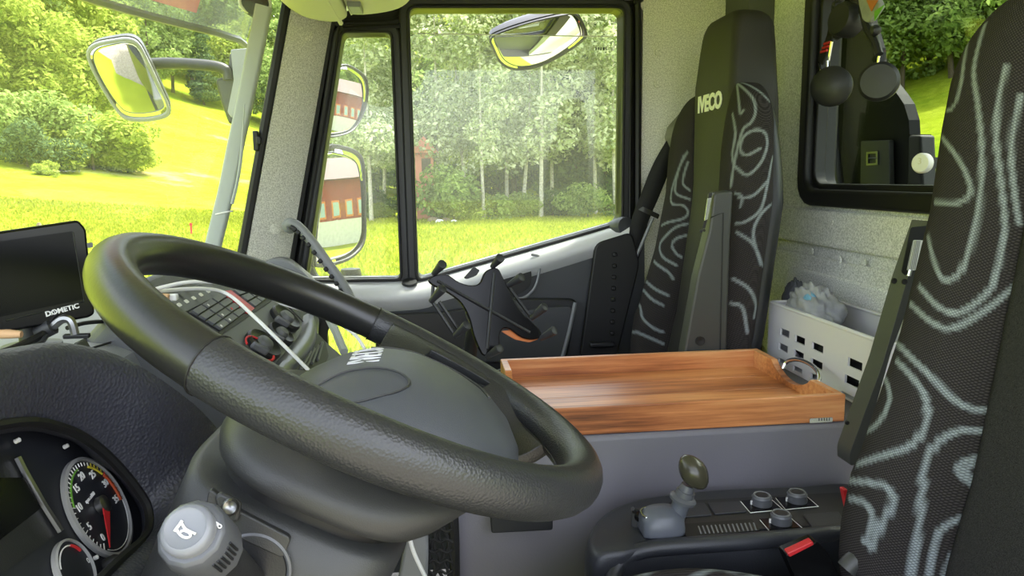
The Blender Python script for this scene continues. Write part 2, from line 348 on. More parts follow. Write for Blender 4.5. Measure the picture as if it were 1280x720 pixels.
def tree(name, kind, H, seed):
    global rng
    rng = np.random.default_rng(seed)
    t = thing(name, 'tree', 'tree', (0, 0, 0))
    if kind == 'broad':
        bl = [(rng.normal(0, H * .12), rng.normal(0, H * .12), H * z, H * q, H * q, H * .13) for z, q in zip(rng.uniform(.28, .88, 16), rng.uniform(.11, .19, 16))]
        lv, mat, bark, tr = leaf_cloud(bl, 5200, H * .022), 'leaf_bright', 'bark_dark', .018
    elif kind == 'full':
        bl = [(rng.normal(0, H * .13), rng.normal(0, H * .13), H * z, H * q, H * q, H * .12) for z, q in zip(rng.uniform(.18, .9, 18), rng.uniform(.11, .18, 18))]
        lv, mat, bark, tr = leaf_cloud(bl, 5200, H * .022), 'leaf_mid', 'bark_dark', .018
    elif kind == 'birch':
        bl = [(rng.normal(0, H * .06), rng.normal(0, H * .06), H * z, H * q * 1.1, H * q * 1.1, H * .06) for z, q in zip(rng.uniform(.22, .97, 26), rng.uniform(.04, .09, 26))]
        lv, mat, bark, tr = leaf_cloud(bl, 5600, H * .0105), 'leaf_birch', 'bark_pale', .0085
    elif kind == 'pine':
        bl = [(rng.normal(0, H * .03), rng.normal(0, H * .03), H * z, H * (.17 - .13 * z), H * (.17 - .13 * z), H * .035) for z in np.linspace(.08, .98, 24)]
        lv, mat, bark, tr = leaf_cloud(bl, 6000, H * .014, -.2), 'leaf_dark', 'bark_dark', .012
    else:   # bush
        bl = [(rng.normal(0, H * .35), rng.normal(0, H * .35), H * z, H * q, H * q, H * .25) for z, q in zip(rng.uniform(.2, .75, 14), rng.uniform(.22, .36, 14))]
        lv, mat, bark, tr = leaf_cloud(bl, 4200, H * .045), {'bush': 'leaf_bright', 'bush_dark': 'leaf_dark', 'bush_mid': 'leaf_mid'}[kind], 'bark_dark', .02
    make('foliage', lv, mat, t, smooth=False)
    z = np.linspace(0, .9, 12)[:, None]; bend = rng.normal(0, .02, 2)
    path = np.hstack([bend[0] * H * np.sin(z * 3), bend[1] * H * np.sin(z * 2.2), z * H])
    make('trunk', tube(path, H * tr * (1.05 - z[:, 0]), 7), bark, t)
    return t
PROTO = {}
USED = set()
def plant(kind, name, px, d, H, label, group=None, variant=0, cat='tree', sc=(1, 1)):
    key = (kind, variant)
    base = {'broad': 12, 'full': 12, 'birch': 13, 'pine': 15, 'bush': 3, 'bush_dark': 3, 'bush_mid': 3}[kind]
    dr = ray(px, 222); dr = nrm([dr[0], dr[1], 0]); p = CAM + dr * d; p[2] = hgt(p[0], p[1]) - .1
    s = H / base; S = (s * sc[0], s * sc[0], s * sc[1]); rz = random.uniform(0, 6.28)
    if key not in PROTO: PROTO[key] = tree(name, kind, base, hash_seed(kind, variant)); t = PROTO[key]; t.location = p; t.rotation_euler = (0, 0, rz); t.scale = S
    else: t = copy_tree(PROTO[key], p, rz, S, label); t.name = name
    tag(t, label, cat, group); return t
def hash_seed(k, v): return sum(ord(c) for c in k) * 7 + v * 31

# bushes and young trees at the foot of the left slope
plant('bush_dark', 'shrub', 36, 58, 3.4, 'dark green round shrub low at the meadow edge left of the mirror', cat='shrub')
plant('bush', 'shrub', 118, 60, 4.4, 'broad bright green bush at the meadow edge below the front mirror', cat='shrub', sc=(1.25, 1))
plant('bush', 'shrub', 160, 61, 2.6, 'small yellowish bush at the right end of the left hedge', cat='shrub')
plant('bush_mid', 'shrub', 72, 63, 5.2, 'mid green bush rising behind the dark round shrub', cat='shrub')
plant('bush_mid', 'shrub', 5, 62, 4.6, 'green bush cut by the left picture edge above the monitor', cat='shrub')
plant('bush', 'shrub', 62, 55.5, 1.1, 'tiny sapling on the meadow in front of the hedge', cat='shrub')
lab = 'bright yellow green tree crowding the left hillside'
for i, (px, d, H, k) in enumerate([(-40, 70, 13, 'broad'), (20, 72, 12, 'broad'), (70, 74, 11, 'broad'), (120, 78, 10, 'broad'), (165, 82, 8, 'broad'), (0, 86, 15, 'broad'), (50, 90, 16, 'full'), (100, 94, 15, 'broad'), (150, 98, 13, 'broad'),
        (-60, 92, 17, 'broad'), (20, 104, 18, 'broad'), (75, 110, 18, 'broad'), (-30, 112, 19, 'broad'), (-90, 80, 14, 'broad'), (-80, 110, 19, 'broad'), (125, 112, 16, 'broad'), (-10, 125, 20, 'broad'), (60, 128, 20, 'broad')]):
    plant(k, 'hillside_tree', px, d, H, lab, 'trees on the left hillside', i % 3)
lab = 'green forest tree behind the far edge of the hill meadow'
for i, (px, d, H) in enumerate([(195, 112, 13), (225, 118, 14), (262, 116, 13), (300, 120, 13), (335, 116, 12), (370, 112, 13), (405, 110, 14), (180, 126, 16), (215, 130, 17), (250, 132, 17), (290, 134, 17), (325, 132, 16), (360, 130, 16), (160, 138, 18), (200, 146, 20), (240, 150, 20), (285, 150, 20), (330, 148, 20), (375, 146, 20), (410, 128, 18), (110, 136, 19), (260, 166, 22), (310, 166, 22), (360, 164, 22), (400, 160, 22), (215, 164, 22), (165, 158, 20), (440, 120, 18), (440, 150, 22)]):
    plant(['full', 'full', 'pine', 'broad'][i % 4], 'forest_tree', px, d, H, lab, 'forest trees above the hill meadow', i % 3)
# wood opposite the passenger door
ORD = ['leftmost', 'second', 'third', 'fourth', 'fifth', 'sixth', 'seventh', 'eighth', 'ninth', 'tenth', 'eleventh', 'twelfth', 'thirteenth', 'fourteenth', 'rightmost']
for i, (px, d, H) in enumerate([(434, 43, 13), (462, 41, 14), (478, 45, 13), (500, 44, 13), (548, 42, 15), (585, 43, 15), (604, 40, 12), (633, 44, 15), (652, 42, 14), (676, 41, 15), (690, 45, 15), (745, 44, 14), (770, 42, 15), (800, 43, 14), (835, 44, 14)]):
    plant('birch', 'birch_tree', px, d, H, ORD[i] + ' slender pale birch from the left along the wood edge' if 0 < i < 14 else ORD[i] + ' slender pale birch along the wood edge', 'birches at the wood edge', i % 3)
CL = ['dark conifer left of the tallest dark gap in the wood', 'tall dark conifer in the right half of the door window', 'short dark conifer near the rear edge of the door window', 'dark conifer deep behind the birches', 'dark conifer hidden beyond the rear window pillar', 'farthest conifer in the middle of the wood']
for i, (px, d, H) in enumerate([(712, 47, 15), (738, 50, 16), (760, 47, 13), (700, 56, 17), (790, 50, 15), (620, 62, 17)]):
    plant('pine', 'conifer_tree', px, d, H, CL[i], 'conifers in the wood', i % 2)
lab = 'leafy green tree in the back rows of the wood'
for i, (px, d, H) in enumerate([(430, 56, 12), (470, 58, 13), (515, 56, 12), (555, 58, 13), (600, 55, 12), (645, 57, 13), (690, 60, 14), (735, 62, 14), (780, 58, 13), (820, 58, 14), (450, 70, 16), (500, 70, 16), (550, 72, 16), (605, 70, 16), (660, 72, 17), (715, 74, 17), (770, 72, 16), (830, 70, 16), (480, 86, 20), (540, 88, 20), (600, 88, 20), (660, 90, 20), (720, 90, 20), (780, 90, 20), (860, 70, 16), (880, 85, 18)]):
    plant(['full', 'broad', 'full'][i % 3], 'woodland_tree', px, d, H, lab, 'leafy trees in the back of the wood', i % 3)
plant('bush_mid', 'shrub', 566, 39.5, 3.3, 'round green bush beside the small red hut', cat='shrub')
plant('bush', 'shrub', 590, 40, 1.8, 'yellow green low bush under the birches', cat='shrub')
plant('bush_mid', 'shrub', 735, 41, 2.2, 'low bush at the right end of the wood edge', cat='shrub')
plant('bush_dark', 'shrub', 690, 42, 2.0, 'dark low bush at the foot of the conifers', cat='shrub')
plant('bush_dark', 'shrub', 612, 42, 1.5, 'dark undergrowth bush behind the yellow green bush', cat='shrub')
plant('bush_mid', 'shrub', 655, 41.5, 1.7, 'low green undergrowth in the middle of the wood edge', cat='shrub')
plant('bush_dark', 'shrub', 470, 44, 2.0, 'dark bush seen through the small quarter window', cat='shrub')
plant('bush_dark', 'shrub', 540, 42, 1.6, 'dark bush at the foot of the red hut', cat='shrub')
# trees seen through the rear window
lab = 'dark green tree on the slope beyond the rear window'
for i, (px, d, H) in enumerate([(1085, 74, 13), (1120, 72, 12), (1150, 76, 14), (1180, 72, 13), (1215, 74, 14), (1250, 76, 14), (1100, 88, 17), (1140, 90, 18), (1185, 90, 18), (1225, 90, 18), (1060, 84, 16), (1280, 84, 16)]):
    plant('full', 'slope_tree', px, d, H, lab, 'trees beyond the rear window', i % 3)
# forest behind the truck that the door mirrors show
lab = 'tree of the wood behind the truck shown in the door mirrors'
for i, (x, y, H) in enumerate([(34, 10, 12), (38, 16, 13), (32, 22, 12), (44, 12, 14), (46, 22, 15), (40, 3, 13), (52, 6, 15), (30, 30, 13)]):
    key = ('full', i % 3); tag(copy_tree(PROTO[key], (x, y, hgt(x, y)), i, (H / 12,) * 3, lab), lab, 'tree', 'wood behind the truck').name = 'rear_wood_tree'

# small red hut at the wood edge
hp = at(531, 222, Y=42.0); hp[2] = 0; hz = hgt(hp[0], hp[1])
hut = thing('red_hut', 'small red wooden hut half hidden between birches at the wood edge', 'hut', (hp[0], hp[1], hz))
make('wall', box((hp[0], hp[1], hz + 1.9), (1.0, 1.2, 3.8)), 'hut_pink', hut)
make('roof', prism([(hp[0] - .8, hp[1] - .9, hz + 3.7), (hp[0] + .8, hp[1] - .9, hz + 3.7), (hp[0], hp[1] - .9, hz + 4.6)], (0, 1.8, 0)), 'hut_pink', hut)
make('opening', box((hp[0] + .1, hp[1] - .6, hz + 3.0), (.5, .1, .8)), 'bark_dark', hut)
for i, (px, d, s) in enumerate([(540, 39, .35), (548, 38.5, .25), (556, 39, .3), (566, 38.6, .2)]):
    p = at(px, 222, Y=d); z = hgt(p[0], p[1])
    rk = lathe([(.0, 0), (s, .05), (s * .9, s * .6), (s * .5, s * .95), (0, s)], (p[0], p[1], z - .05), (0.1, 0, 1), 9)
    tag(make('boulder', rk, 'flower_white' if i % 2 else 'post_wood', sharp=20), ['grey boulder lying below the red hut', 'small white boulder next to the grey boulder', 'brown boulder under the round green bush', 'tiny white stone at the right of the boulders'][i], 'rock')
p = at(48, 275, Y=27.0); z = hgt(p[0], p[1])
tag(make('fence_post', join(box((p[0], p[1], z + .45), (.13, .13, .9)), box((p[0], p[1], z + .92), (.09, .09, .06))), 'post_wood', bevel=.02), 'short weathered wooden post standing in the meadow above the monitor', 'post')
p = at(237, 262, Y=33.0); z = hgt(p[0], p[1])
tag(make('marker_stake', join(box((p[0], p[1], z + .25), (.06, .06, .5)), box((p[0], p[1], z + .46), (.10, .08, .12))), 'red_plastic'), 'tiny red marker stake in the far meadow', 'stake')

# barn behind the truck, visible only in the passenger door mirrors
bx0, by0 = 17.0, 6.0
barn = thing('barn', 'red brown wooden barn with white foundation reflected in the door mirrors', 'barn', (bx0, by0 + 4, 0))
make('foundation', box((bx0 + 3, by0 + 4, .8), (6, 9, 1.6)), 'stone_white', barn)
make('wall', box((bx0 + 3.05, by0 + 4, 2.9), (5.9, 8.9, 2.6)), 'barn_red', barn)
make('roof', prism([(bx0 - .6, by0 - .8, 4.1), (bx0 + 6.6, by0 - .8, 4.1), (bx0 + 3, by0 - .8, 6.0)], (0, 9.6, 0)), 'barn_roof', barn)
for k in range(5):
    w = make('window', box((bx0 + .08, by0 + .6 + k * 1.75, 2.3), (.12, 1.0, 1.1)), 'shutter_orange', barn)
    make('pane', box((bx0, by0 + .6 + k * 1.75, 2.3), (.08, .72, .85)), 'pane_blue', w)
# ================================================================== CAB SHELL
YD = 2.10
floor = struct(make('floor', box((.08, 1.1, 1.13), (1.75, 2.1, .04)), 'floor_mat'))
ceiling = struct(make('ceiling', box((.26, 1.1, 2.955), (1.42, 2.1, .05)), 'ceiling_fabric'))
# rear wall with the window hole
wy0, wy1, wz0, wz1 = .50, 1.735, 2.285, 2.80
def yz(o2, x, cy, cz): return np.stack([np.full(len(o2), x), cy + o2[:, 0], cz + o2[:, 1]], 1)
inn = rrect(wy1 - wy0, wz1 - wz0, .05); out = rrect(2.02, 1.85, .004)
wc = ((wy0 + wy1) / 2, (wz0 + wz1) / 2)
wall_rear = struct(make('wall_rear', ring_plate(yz(out, .93, 1.11, 2.055), yz(inn, .93, *wc), (.05, 0, 0)), 'wall_fabric', sharp=30))
for z0, z1, y0, y1 in ((2.175, 2.262, .55, 1.97), (1.86, 2.15, .75, 1.93)):
    make('pressed_panel', prism(yz(rrect(y1 - y0, z1 - z0, .035), .93, (y0 + y1) / 2, (z0 + z1) / 2), (-.013, 0, 0)), 'wall_fabric', wall_rear, bevel=.008, seg=3)
make('pressed_recess', prism(yz(rrect(.46, .12, .05), .917, 1.56, 2.055), (-.012, 0, 0)), 'wall_fabric', wall_rear, bevel=.009, seg=3)
for px, py in ((1040, 277), (1015, 314), (1050, 325), (1080, 328)):
    p = at(px, py, X=.918); make('fastener', lathe([(.0085, 0), (.008, .003), (0, .004)], p, (-1, 0, 0), 16), 'wall_fabric', wall_rear)
# passenger side wall behind and above the door
pz = [(-.32, 2.835), (.585, 2.835), (.607, 2.80), (.607, 1.15), (.95, 1.15), (.95, 2.95), (-.32, 2.95)]
wall_side = struct(make('wall_passenger', prism([(x, 2.075, z) for x, z in pz], (0, .06, 0)), 'pillar_fabric', smooth=False))
for px, py in ((822, 105), (823, 65)):
    p = at(px, py, Y=2.075); make('fastener', lathe([(.012, 0), (.011, .004), (0, .005)], p, (0, -1, 0), 16), 'pillar_fabric', wall_side)
# grey post trim in the rear corner
zz = np.linspace(1.6, 2.93, 8)
rings = [[(.845, 2.075, z), (.845, 1.99, z), (.86, 1.955, z), (.93, 1.95, z), (.93, 2.075, z)] for z in zz]
struct(make('trim_1', loft(rings), 'curtain_grey', sharp=25), 'dark grey corner post trim behind the passenger headrest', 'trim')
# A pillar
def Fe(z): return -.472 + .241 * (z - 2.221)         # windscreen edge of the pillar
def De(z): return -.386 + .2313 * (z - 2.118)        # door edge of the pillar
rings = []
for z in np.linspace(1.75, 2.90, 14):
    a, b = np.array([De(z), 2.07]), np.array([Fe(z), 1.965]); c = np.array([De(z) - .01, 2.055]); d = (c + b) / 2 + np.array([.010, -.008])
    rings.append([(De(z), 2.13, z), (a[0], a[1], z), (c[0], c[1], z), (d[0], d[1], z), (b[0] + .012, b[1], z), (b[0] - .004, b[1] + .01, z), (b[0] - .03, 2.11, z)])
pillar = struct(make('trim_2', loft(rings), 'pillar_fabric', sharp=30), 'light grey fabric covered windscreen pillar', 'pillar')
for px, py in ((382, 45), (342, 286)):
    p = at(px, py, Y=2.012); make('fastener', lathe([(.015, 0), (.0145, .006), (.0, .007)], p + np.array([.004, -.006, 0]), (.5, -.85, 0), 18), 'pillar_fabric', pillar)
# windscreen
def wsx(y, z): return Fe(z) - .014 - .26 * (1 - ((y - 1.08) / .885) ** 2)
ys = np.linspace(.2, 1.965, 26); zs = np.linspace(2.02, 2.93, 16)
ws = struct(make('window_1', grid([[(wsx(y, z), y, z) for y in ys] for z in zs]), 'windscreen_glass', sharp=0), 'large curved windscreen in front of the dashboard', 'windscreen')
make('seal', tube([(wsx(1.965, z) + .010, 1.968, z) for z in np.linspace(2.0, 2.90, 14)], .0125, 8), 'black_rubber', ws)
make('seal', tube([(wsx(y, 2.035) + .012, y, 2.035) for y in ys], .016, 6), 'black_rubber', ws)
p = at(322, 176, Y=1.955); make('clip', box(p + np.array([-.004, 0, 0]), (.014, .012, .05)), 'black_plastic', ws, bevel=.003)
make('clip_stud', box(p + np.array([.004, -.004, 0]), (.012, .012, .02)), 'black_plastic', ws, bevel=.003)
# cowl below the windscreen on the outside, closes the front of the cab
struct(make('wall_front', loft([[(wsx(y, 2.02) - .05, y, 2.03), (wsx(y, 2.02) - .05, y, 1.2), (wsx(y, 2.02) - .0, y, 1.2), (wsx(y, 2.02) - .0, y, 2.03)] for y in ys]), 'black_plastic', sharp=30))

# overhead storage above the windscreen
ov = thing('overhead_shelf', 'cream plastic overhead storage above the windscreen', 'shelf', (-.3, 1.2, 2.72))
prof = spl([(-.62, 2.95), (-.46, 2.86), (-.365, 2.795), (-.30, 2.735), (-.235, 2.717), (-.188, 2.722), (-.18, 2.76), (-.205, 2.95)], 30)
rings = []
for y, s, dz in ((.25, 1, 0), (1.2, 1, 0), (1.80, 1, 0), (1.88, .97, .004), (1.915, .86, .02), (1.925, .7, .05)):
    c = np.array([-.36, 2.90]); rings.append([(c[0] + (q[0] - c[0]) * s, y, min(c[1] + (q[1] - c[1]) * s + dz, 2.95)) for q in prof])
make('body', loft(rings), 'cream_plastic', ov, sharp=50)
make('lip', tube([(-.20, y, 2.722) for y in np.linspace(.3, 1.88, 10)], .006, 6), 'cream_plastic', ov)
hb = thing('roof_console', 'cream roof panel corner beside the overhead storage above the quarter window', 'panel', (-.1, 1.7, 2.75))
prof = spl([(-.205, 2.95), (-.18, 2.76), (-.165, 2.742), (-.11, 2.745), (-.06, 2.757), (-.03, 2.78), (-.005, 2.83), (.01, 2.95)], 24)
make('panel', loft([[(x, y, z) for x, z in prof] for y in (.6, 1.2, 1.84, 1.875)] + [[(-.1 + (x + .1) * .8, 1.89, 2.9 + (z - 2.9) * .85) for x, z in prof]]), 'cream_plastic', hb, sharp=50)
make('catch', box((-.155, 1.78, 2.737), (.03, .08, .014)), 'grey_trim', hb, bevel=.003)

# ------------------------------------------------------------------ passenger door
door = thing('door_1', 'passenger door with black framed windows and grey trim', 'door', (.1, YD, 1.2), kind='structure')
def dp(px, py, Y=YD): return at(px, py, Y=Y)
def outline(px, n, Y, closed=True): return np.array([at(x, y, Y=Y) for x, y in px])
def rounded(pts, r, k=5):
    P = np.asarray(pts, float); out = []
    for i in range(len(P)):
        a, b, c = P[i - 1], P[i], P[(i + 1) % len(P)]; u = nrm(a - b); v = nrm(c - b); s = min(r, .45 * np.linalg.norm(a - b), .45 * np.linalg.norm(c - b))
        p, q = b + u * s, b + v * s
        for t in np.linspace(0, 1, k): out.append((1 - t) ** 2 * p + 2 * t * (1 - t) * b + t * t * q)
    return np.array(out)
qw = [dp(x, y) for x, y in ((431, 46), (489, 46), (501, 345), (386, 346))]
mw = [dp(x, y) for x, y in ((512, 16), (773, 16), (770, 276), (523, 346))]
# black frame: outer loop round both lights, then the divider bar
fo = [dp(x, y) for x, y in ((418, 34), (500, 26), (507, -1), (797, -6), (796, 268), (775, 292), (523, 362), (364, 362))]
X2 = lambda pts: np.array([[p[0], p[2]] for p in pts])
def frame_band(inner, w, yo, yi, n=5, r=.02):
    i3 = rounded(inner, r, n); c = np.mean(inner, 0); 
    e = []
    P = np.asarray(inner); 
    cen = P.mean(0)
    # offset outline outward by w in the door plane
    o = []
    for k in range(len(P)):
        a, b, d = P[k - 1], P[k], P[(k + 1) % len(P)]
        t1, t2 = nrm(b - a), nrm(d - b); n1 = np.array([t1[2], 0, -t1[0]]); n2 = np.array([t2[2], 0, -t2[0]])
        if n1.dot(b - cen) < 0 and n2.dot(b - cen) < 0: n1, n2 = -n1, -n2
        m = nrm(n1 + n2); o.append(b + m * w / max(m.dot(n1), .4))
    o3 = rounded(o, r + w * .7, n); i3 = i3.copy(); o3 = o3.copy(); i3[:, 1] = yo; o3[:, 1] = yo
    return ring_plate(o3, i3, (0, yi - yo, 0))
make('window_frame', frame_band(mw, .028, YD + .02, YD - .045, r=.022), 'black_plastic', door, bevel=.005)
make('window_frame', frame_band(qw, .026, YD + .02, YD - .045, r=.015), 'black_plastic', door, bevel=.005)
make('window_seal', frame_band(mw, .008, YD + .004, YD - .058, r=.02), 'black_rubber', door, bevel=.003)
make('window_seal', frame_band(qw, .007, YD + .004, YD - .058, r=.014), 'black_rubber', door, bevel=.003)
# outer door seal and stepped bands along the pillar and up the rear edge
so = [dp(x, y, 2.07) for x, y in ((360, 350), (414, 38), (424, 30), (496, 26), (504, 3), (512, -4), (780, -6), (794, 4), (797, 30), (797, 275))]
make('door_seal', tube(spl(so, 60), .010, 7), 'black_rubber', door)
so = [dp(x, y, 2.055) for x, y in ((371, 350), (424, 44), (432, 36), (500, 32))]
make('seal_lip', tube(spl(so, 40), .006, 6), 'black_rubber', door)
so = [dp(x, y, 2.06) for x, y in ((787, 275), (788, 20), (776, 6), (516, 6))]
make('seal_lip', tube(so, .006, 6), 'black_rubber', door)
# sheet metal behind the seals
fr = [dp(x, y, 2.11) for x, y in ((352, 350), (414, 20), (505, -8), (812, -14), (812, 300), (775, 300), (775, 12), (509, 12), (524, 352), (503, 352), (491, 40), (428, 42), (384, 352))]
make('sheet_frame', prism(fr, (0, .03, 0)), 'black_rubber', door, smooth=False)
g1 = make('window_pane', prism(rounded([p + (0, .006, 0) for p in qw], .01), (0, .004, 0)), 'window_glass', door, smooth=False)
mg = [dp(x, y) for x, y in ((513, 42), (774, 46), (771, 278), (522, 348))]
g2 = make('window_pane', prism(rounded(mg, .012), (0, .004, 0)), 'window_glass', door, smooth=False)
ed = [mg[0], mg[1]]; make('pane_edge', tube([mg[0] + (.02, -.001, 0), mg[1] + (-.02, -.001, 0)], .0016, 5), 'white_plastic', g2)
for k, w in enumerate((.003, .003, .002, .0045, .002)): make('glass_stamp', box(at(745 + k * 3.2, 61, Y=YD - .001), (w, .001, .008)), 'black_rubber', g2)
# ledge below the windows
top = [(380, 349), (440, 349), (502, 348), (523, 349), (600, 327), (690, 302), (770, 279), (786, 273)]
edge = [(384, 368), (446, 371), (505, 369), (540, 364), (615, 343), (695, 319), (762, 297), (787, 287)]
A = [at(x, y, Y=2.075) for x, y in top]; B = [at(x, y, Y=1.995) for x, y in edge]
rows = [[p + (0, .02, .005) for p in A], A, [a * .45 + b * .55 + (0, 0, .008) for a, b in zip(A, B)], B, [b + (0, .008, -.02) for b in B], [b + (0, .04, -.05) for b in B]]
make('window_ledge', grid([spl(r, 40) for r in rows]), 'door_ledge', door, sharp=0)
p = at(783, 284, Y=2.01); make('ledge_end', lathe([(.03, -.06), (.032, -.01), (.028, .002), (0, .006)], p, (.3, -.9, .2), 16), 'door_dark', door)
make('lock_button', lathe([(.007, 0), (.006, .01), (0, .012)], at(771, 283, Y=2.03), (0, -.3, 1), 10), 'black_plastic', door)
# door panel skin with the low kerb window
kx0, kx1, kz0, kz1 = -.29, -.05, 1.72, 1.955
zb = spl([b + (0, .03, -.02) for b in B], 40)
xs = np.unique(np.concatenate([np.linspace(-.42, kx0, 5), np.linspace(kx0, kx1, 7), np.linspace(kx1, .607, 18)]))
ztop = np.interp(xs, zb[:, 0], zb[:, 2]); V = []; F = []; lev = 8
for i, x in enumerate(xs):
    for z in (ztop[i], kz1, (kz1 + kz0) / 2, kz0, 1.5, 1.2): V.append((x, 2.035 - .012 * math.exp(-((z - 1.98) / .12) ** 2) * (x > .0), min(z, ztop[i])))
for i in range(len(xs) - 1):
    for k in range(5):
        if kx0 - 1e-6 <= xs[i] and xs[i + 1] <= kx1 + 1e-6 and k in (1, 2): continue
        F.append((i * 6 + k, i * 6 + k + 1, i * 6 + 7 + k, i * 6 + 6 + k))
make('door_skin', (np.array(V), F), 'door_dark', door, sharp=60)
ko = [(kx0, 2.03, kz0), (kx1, 2.03, kz0), (kx1, 2.03, kz1), (kx0, 2.03, kz1)]
make('kerb_window_frame', ring_plate(rounded([np.array(p) + np.array(d) for p, d in zip(ko, ((-.02, 0, -.02), (.02, 0, -.02), (.02, 0, .02), (-.02, 0, .02)))], .03), rounded([np.array(p) for p in ko], .03), (0, -.015, 0)), 'black_plastic', door)
make('kerb_window_pane', prism([np.array(p) + (0, .02, 0) for p in ko], (0, .004, 0)), 'window_glass', door, smooth=False)
# raised lower panel, pull cup, pocket
pp = [at(x, y, Y=2.02) for x, y in ((470, 392), (560, 388), (640, 372), (722, 372), (705, 460), (470, 470))]
make('armrest_panel', prism(rounded(pp, .03), (0, -.018, 0)), 'black_plastic', door, bevel=.006)
pp = [at(x, y, Y=2.0) for x, y in ((628, 389), (716, 381), (702, 452), (560, 452))]
make('pocket_panel', prism(rounded(pp, .02), (0, -.012, 0)), 'door_dark', door, bevel=.004)
make('pocket_edge', tube([at(x, y, Y=1.988) for x, y in ((719, 378), (712, 412), (702, 450))], .006, 6), 'grey_trim', door)
cup = spl([at(x, y, Y=2.012) for x, y in ((664, 318), (674, 322), (674, 340), (668, 360), (655, 372), (643, 373))], 30)
make('pull_cup', tube(cup, .004, 6), 'grey_trim', door)
make('pull_recess', prism(rounded([at(x, y, Y=2.015) for x, y in ((600, 355), (664, 333), (664, 358), (640, 372), (610, 372))], .02), (0, -.006, 0)), 'black_rubber', door)
make('window_switch', prism(rounded([at(x, y, Y=2.04) for x, y in ((624, 336), (646, 327), (641, 324), (620, 331))], .004), (0, -.004, .006)), 'black_plastic', door)
c = at(512, 354, Y=2.03); make('tweeter_grille', lathe([(.022, 0), (.02, .006), (.0, .007)], c, (0, -.35, .94), 18), 'black_plastic', door)
make('hinge_cover', prism(rounded([at(x, y, Y=1.99) for x, y in ((745, 304), (790, 290), (800, 330), (770, 450), (725, 450))], .02), (0, .02, 0)), 'black_rubber', door, bevel=.004)
# ------------------------------------------------------------------ rear window and what hangs in it
rw = thing('window_2', 'rear cab window with thick black rubber frame', 'window', (.93, wc[0], wz0), kind='structure')
inn2 = rrect(wy1 - wy0 - .05, wz1 - wz0 - .05, .04); out2 = rrect(wy1 - wy0 + .03, wz1 - wz0 + .03, .06)
make('rubber_frame', ring_plate(yz(out2, .990, *wc), yz(inn2, .990, *wc), (-.083, 0, 0)), 'black_rubber', rw, bevel=.009, seg=3)
make('rubber_lip', ring_plate(yz(rrect(wy1 - wy0 - .046, wz1 - wz0 - .046, .04), .955, *wc), yz(rrect(wy1 - wy0 - .075, wz1 - wz0 - .075, .03), .955, *wc), (-.03, 0, 0)), 'black_rubber', rw, bevel=.004)
make('window_pane', prism(yz(inn2, .955, *wc), (.004, 0, 0)), 'rear_glass', rw, smooth=False)
# black camper bulkhead outside, its rounded shoulder cuts the view
XB = 1.22
sh = [at(x, y, X=XB) for x, y in ((985, -60), (985, 300), (1152, 300), (1150, 168), (1137, 168), (1136, 150), (1130, 130), (1122, 118), (1112, 105), (1098, 95), (1094, 60), (1085, 30), (1075, -10), (1072, -60))]
bh = tag(make('camper_bulkhead', prism(sh, (.03, 0, 0)), 'bulkhead_black', smooth=False), 'black rounded camper panel standing right behind the rear window', 'panel')
make('side_light_block', box((1.11, 2.32, 2.5), (.26, .02, .8)), 'bulkhead_black', bh); make('upper_light_block', box((1.11, 1.6, 2.86), (.26, 1.4, .02)), 'bulkhead_black', bh); make('lower_light_block', box((1.11, 1.6, 2.22), (.26, 1.4, .02)), 'bulkhead_black', bh)  # panels added to block daylight and keep the bulkhead dark
sh = [at(x, y, X=XB - .02) for x, y in ((1076, 176), (1111, 175), (1112, 244), (1075, 244))]
pl_ = make('grey_cover_plate', prism(rounded(sh, .006), (.015, 0, 0)), 'armrest_grey', bevel=.002); tag(pl_, 'dull grey metal plate with embossed mark behind the rear window', 'plate')
sh = [at(x, y, X=XB - .022) for x, y in ((1084, 190), (1098, 189), (1098, 206), (1084, 207))]
make('embossed_mark', ring_plate(sh, [np.mean(sh, 0) + (q - np.mean(sh, 0)) * .72 for q in sh], (-.003, 0, 0)), 'dull_metal', pl_)
make('embossed_bar', tube([at(1085, 198, X=XB - .024), at(1097, 197.5, X=XB - .024)], .002, 5), 'dull_metal', pl_)
sh = [at(x, y, X=XB - .05) for x, y in ((1135, 169), (1150, 169), (1153, 246), (1133, 246))]
tag(make('black_canister', prism(sh, (.04, 0, 0)), 'black_rubber', bevel=.006), 'narrow black canister at the right of the grey plate behind the rear window', 'canister')
tb = make('grab_tube', tube([at(x, y, X=XB - .03) for x, y in ((1042, 128), (1044, 180), (1050, 230), (1056, 250))], .012, 10), 'mirror_housing'); tag(tb, 'dark upright tube behind the left part of the rear window', 'tube')
# hanging gear inside the glass
def disc(px, py, rx, label, X=.885):
    c = at(px, py, X=X); r = rx / FPX * np.linalg.norm(c - CAM)
    t = thing('hanging_disc', label, 'disc', c - (0, 0, r), 'black discs hanging in the rear window')
    make('disc', lathe([(r * .9, 0), (r, .006), (r, .016), (r * .85, .022), (0, .024)], c + (.012, 0.01, 0), (-.62, -.78, 0), 32), 'black_plastic', t)
    return t, c, r
d1, c1, r1 = disc(1037, 108, 22, 'left black round disc hanging on a carabiner in the rear window')
d2, c2, r2 = disc(1096, 102, 21, 'right black round disc hanging in front of the meadow in the rear window')
for t, c, r, top in ((d1, c1, r1, (1034, 76)), (d2, c2, r2, (1099, 70))):
    q = at(top[0], top[1], X=.885); make('wire_hook', tube([q, (q + c) / 2 + (0, .004, 0), c + (0, 0, r * .8)], .0025, 6), 'chrome', t)
st = thing('red_striped_strap', 'black strap with red stripes hanging in the rear window corner', 'strap', at(1030, 78, X=.89))
sp = [at(x, y, X=.89) for x, y in ((1044, 10), (1038, 45), (1032, 62), (1026, 78))]
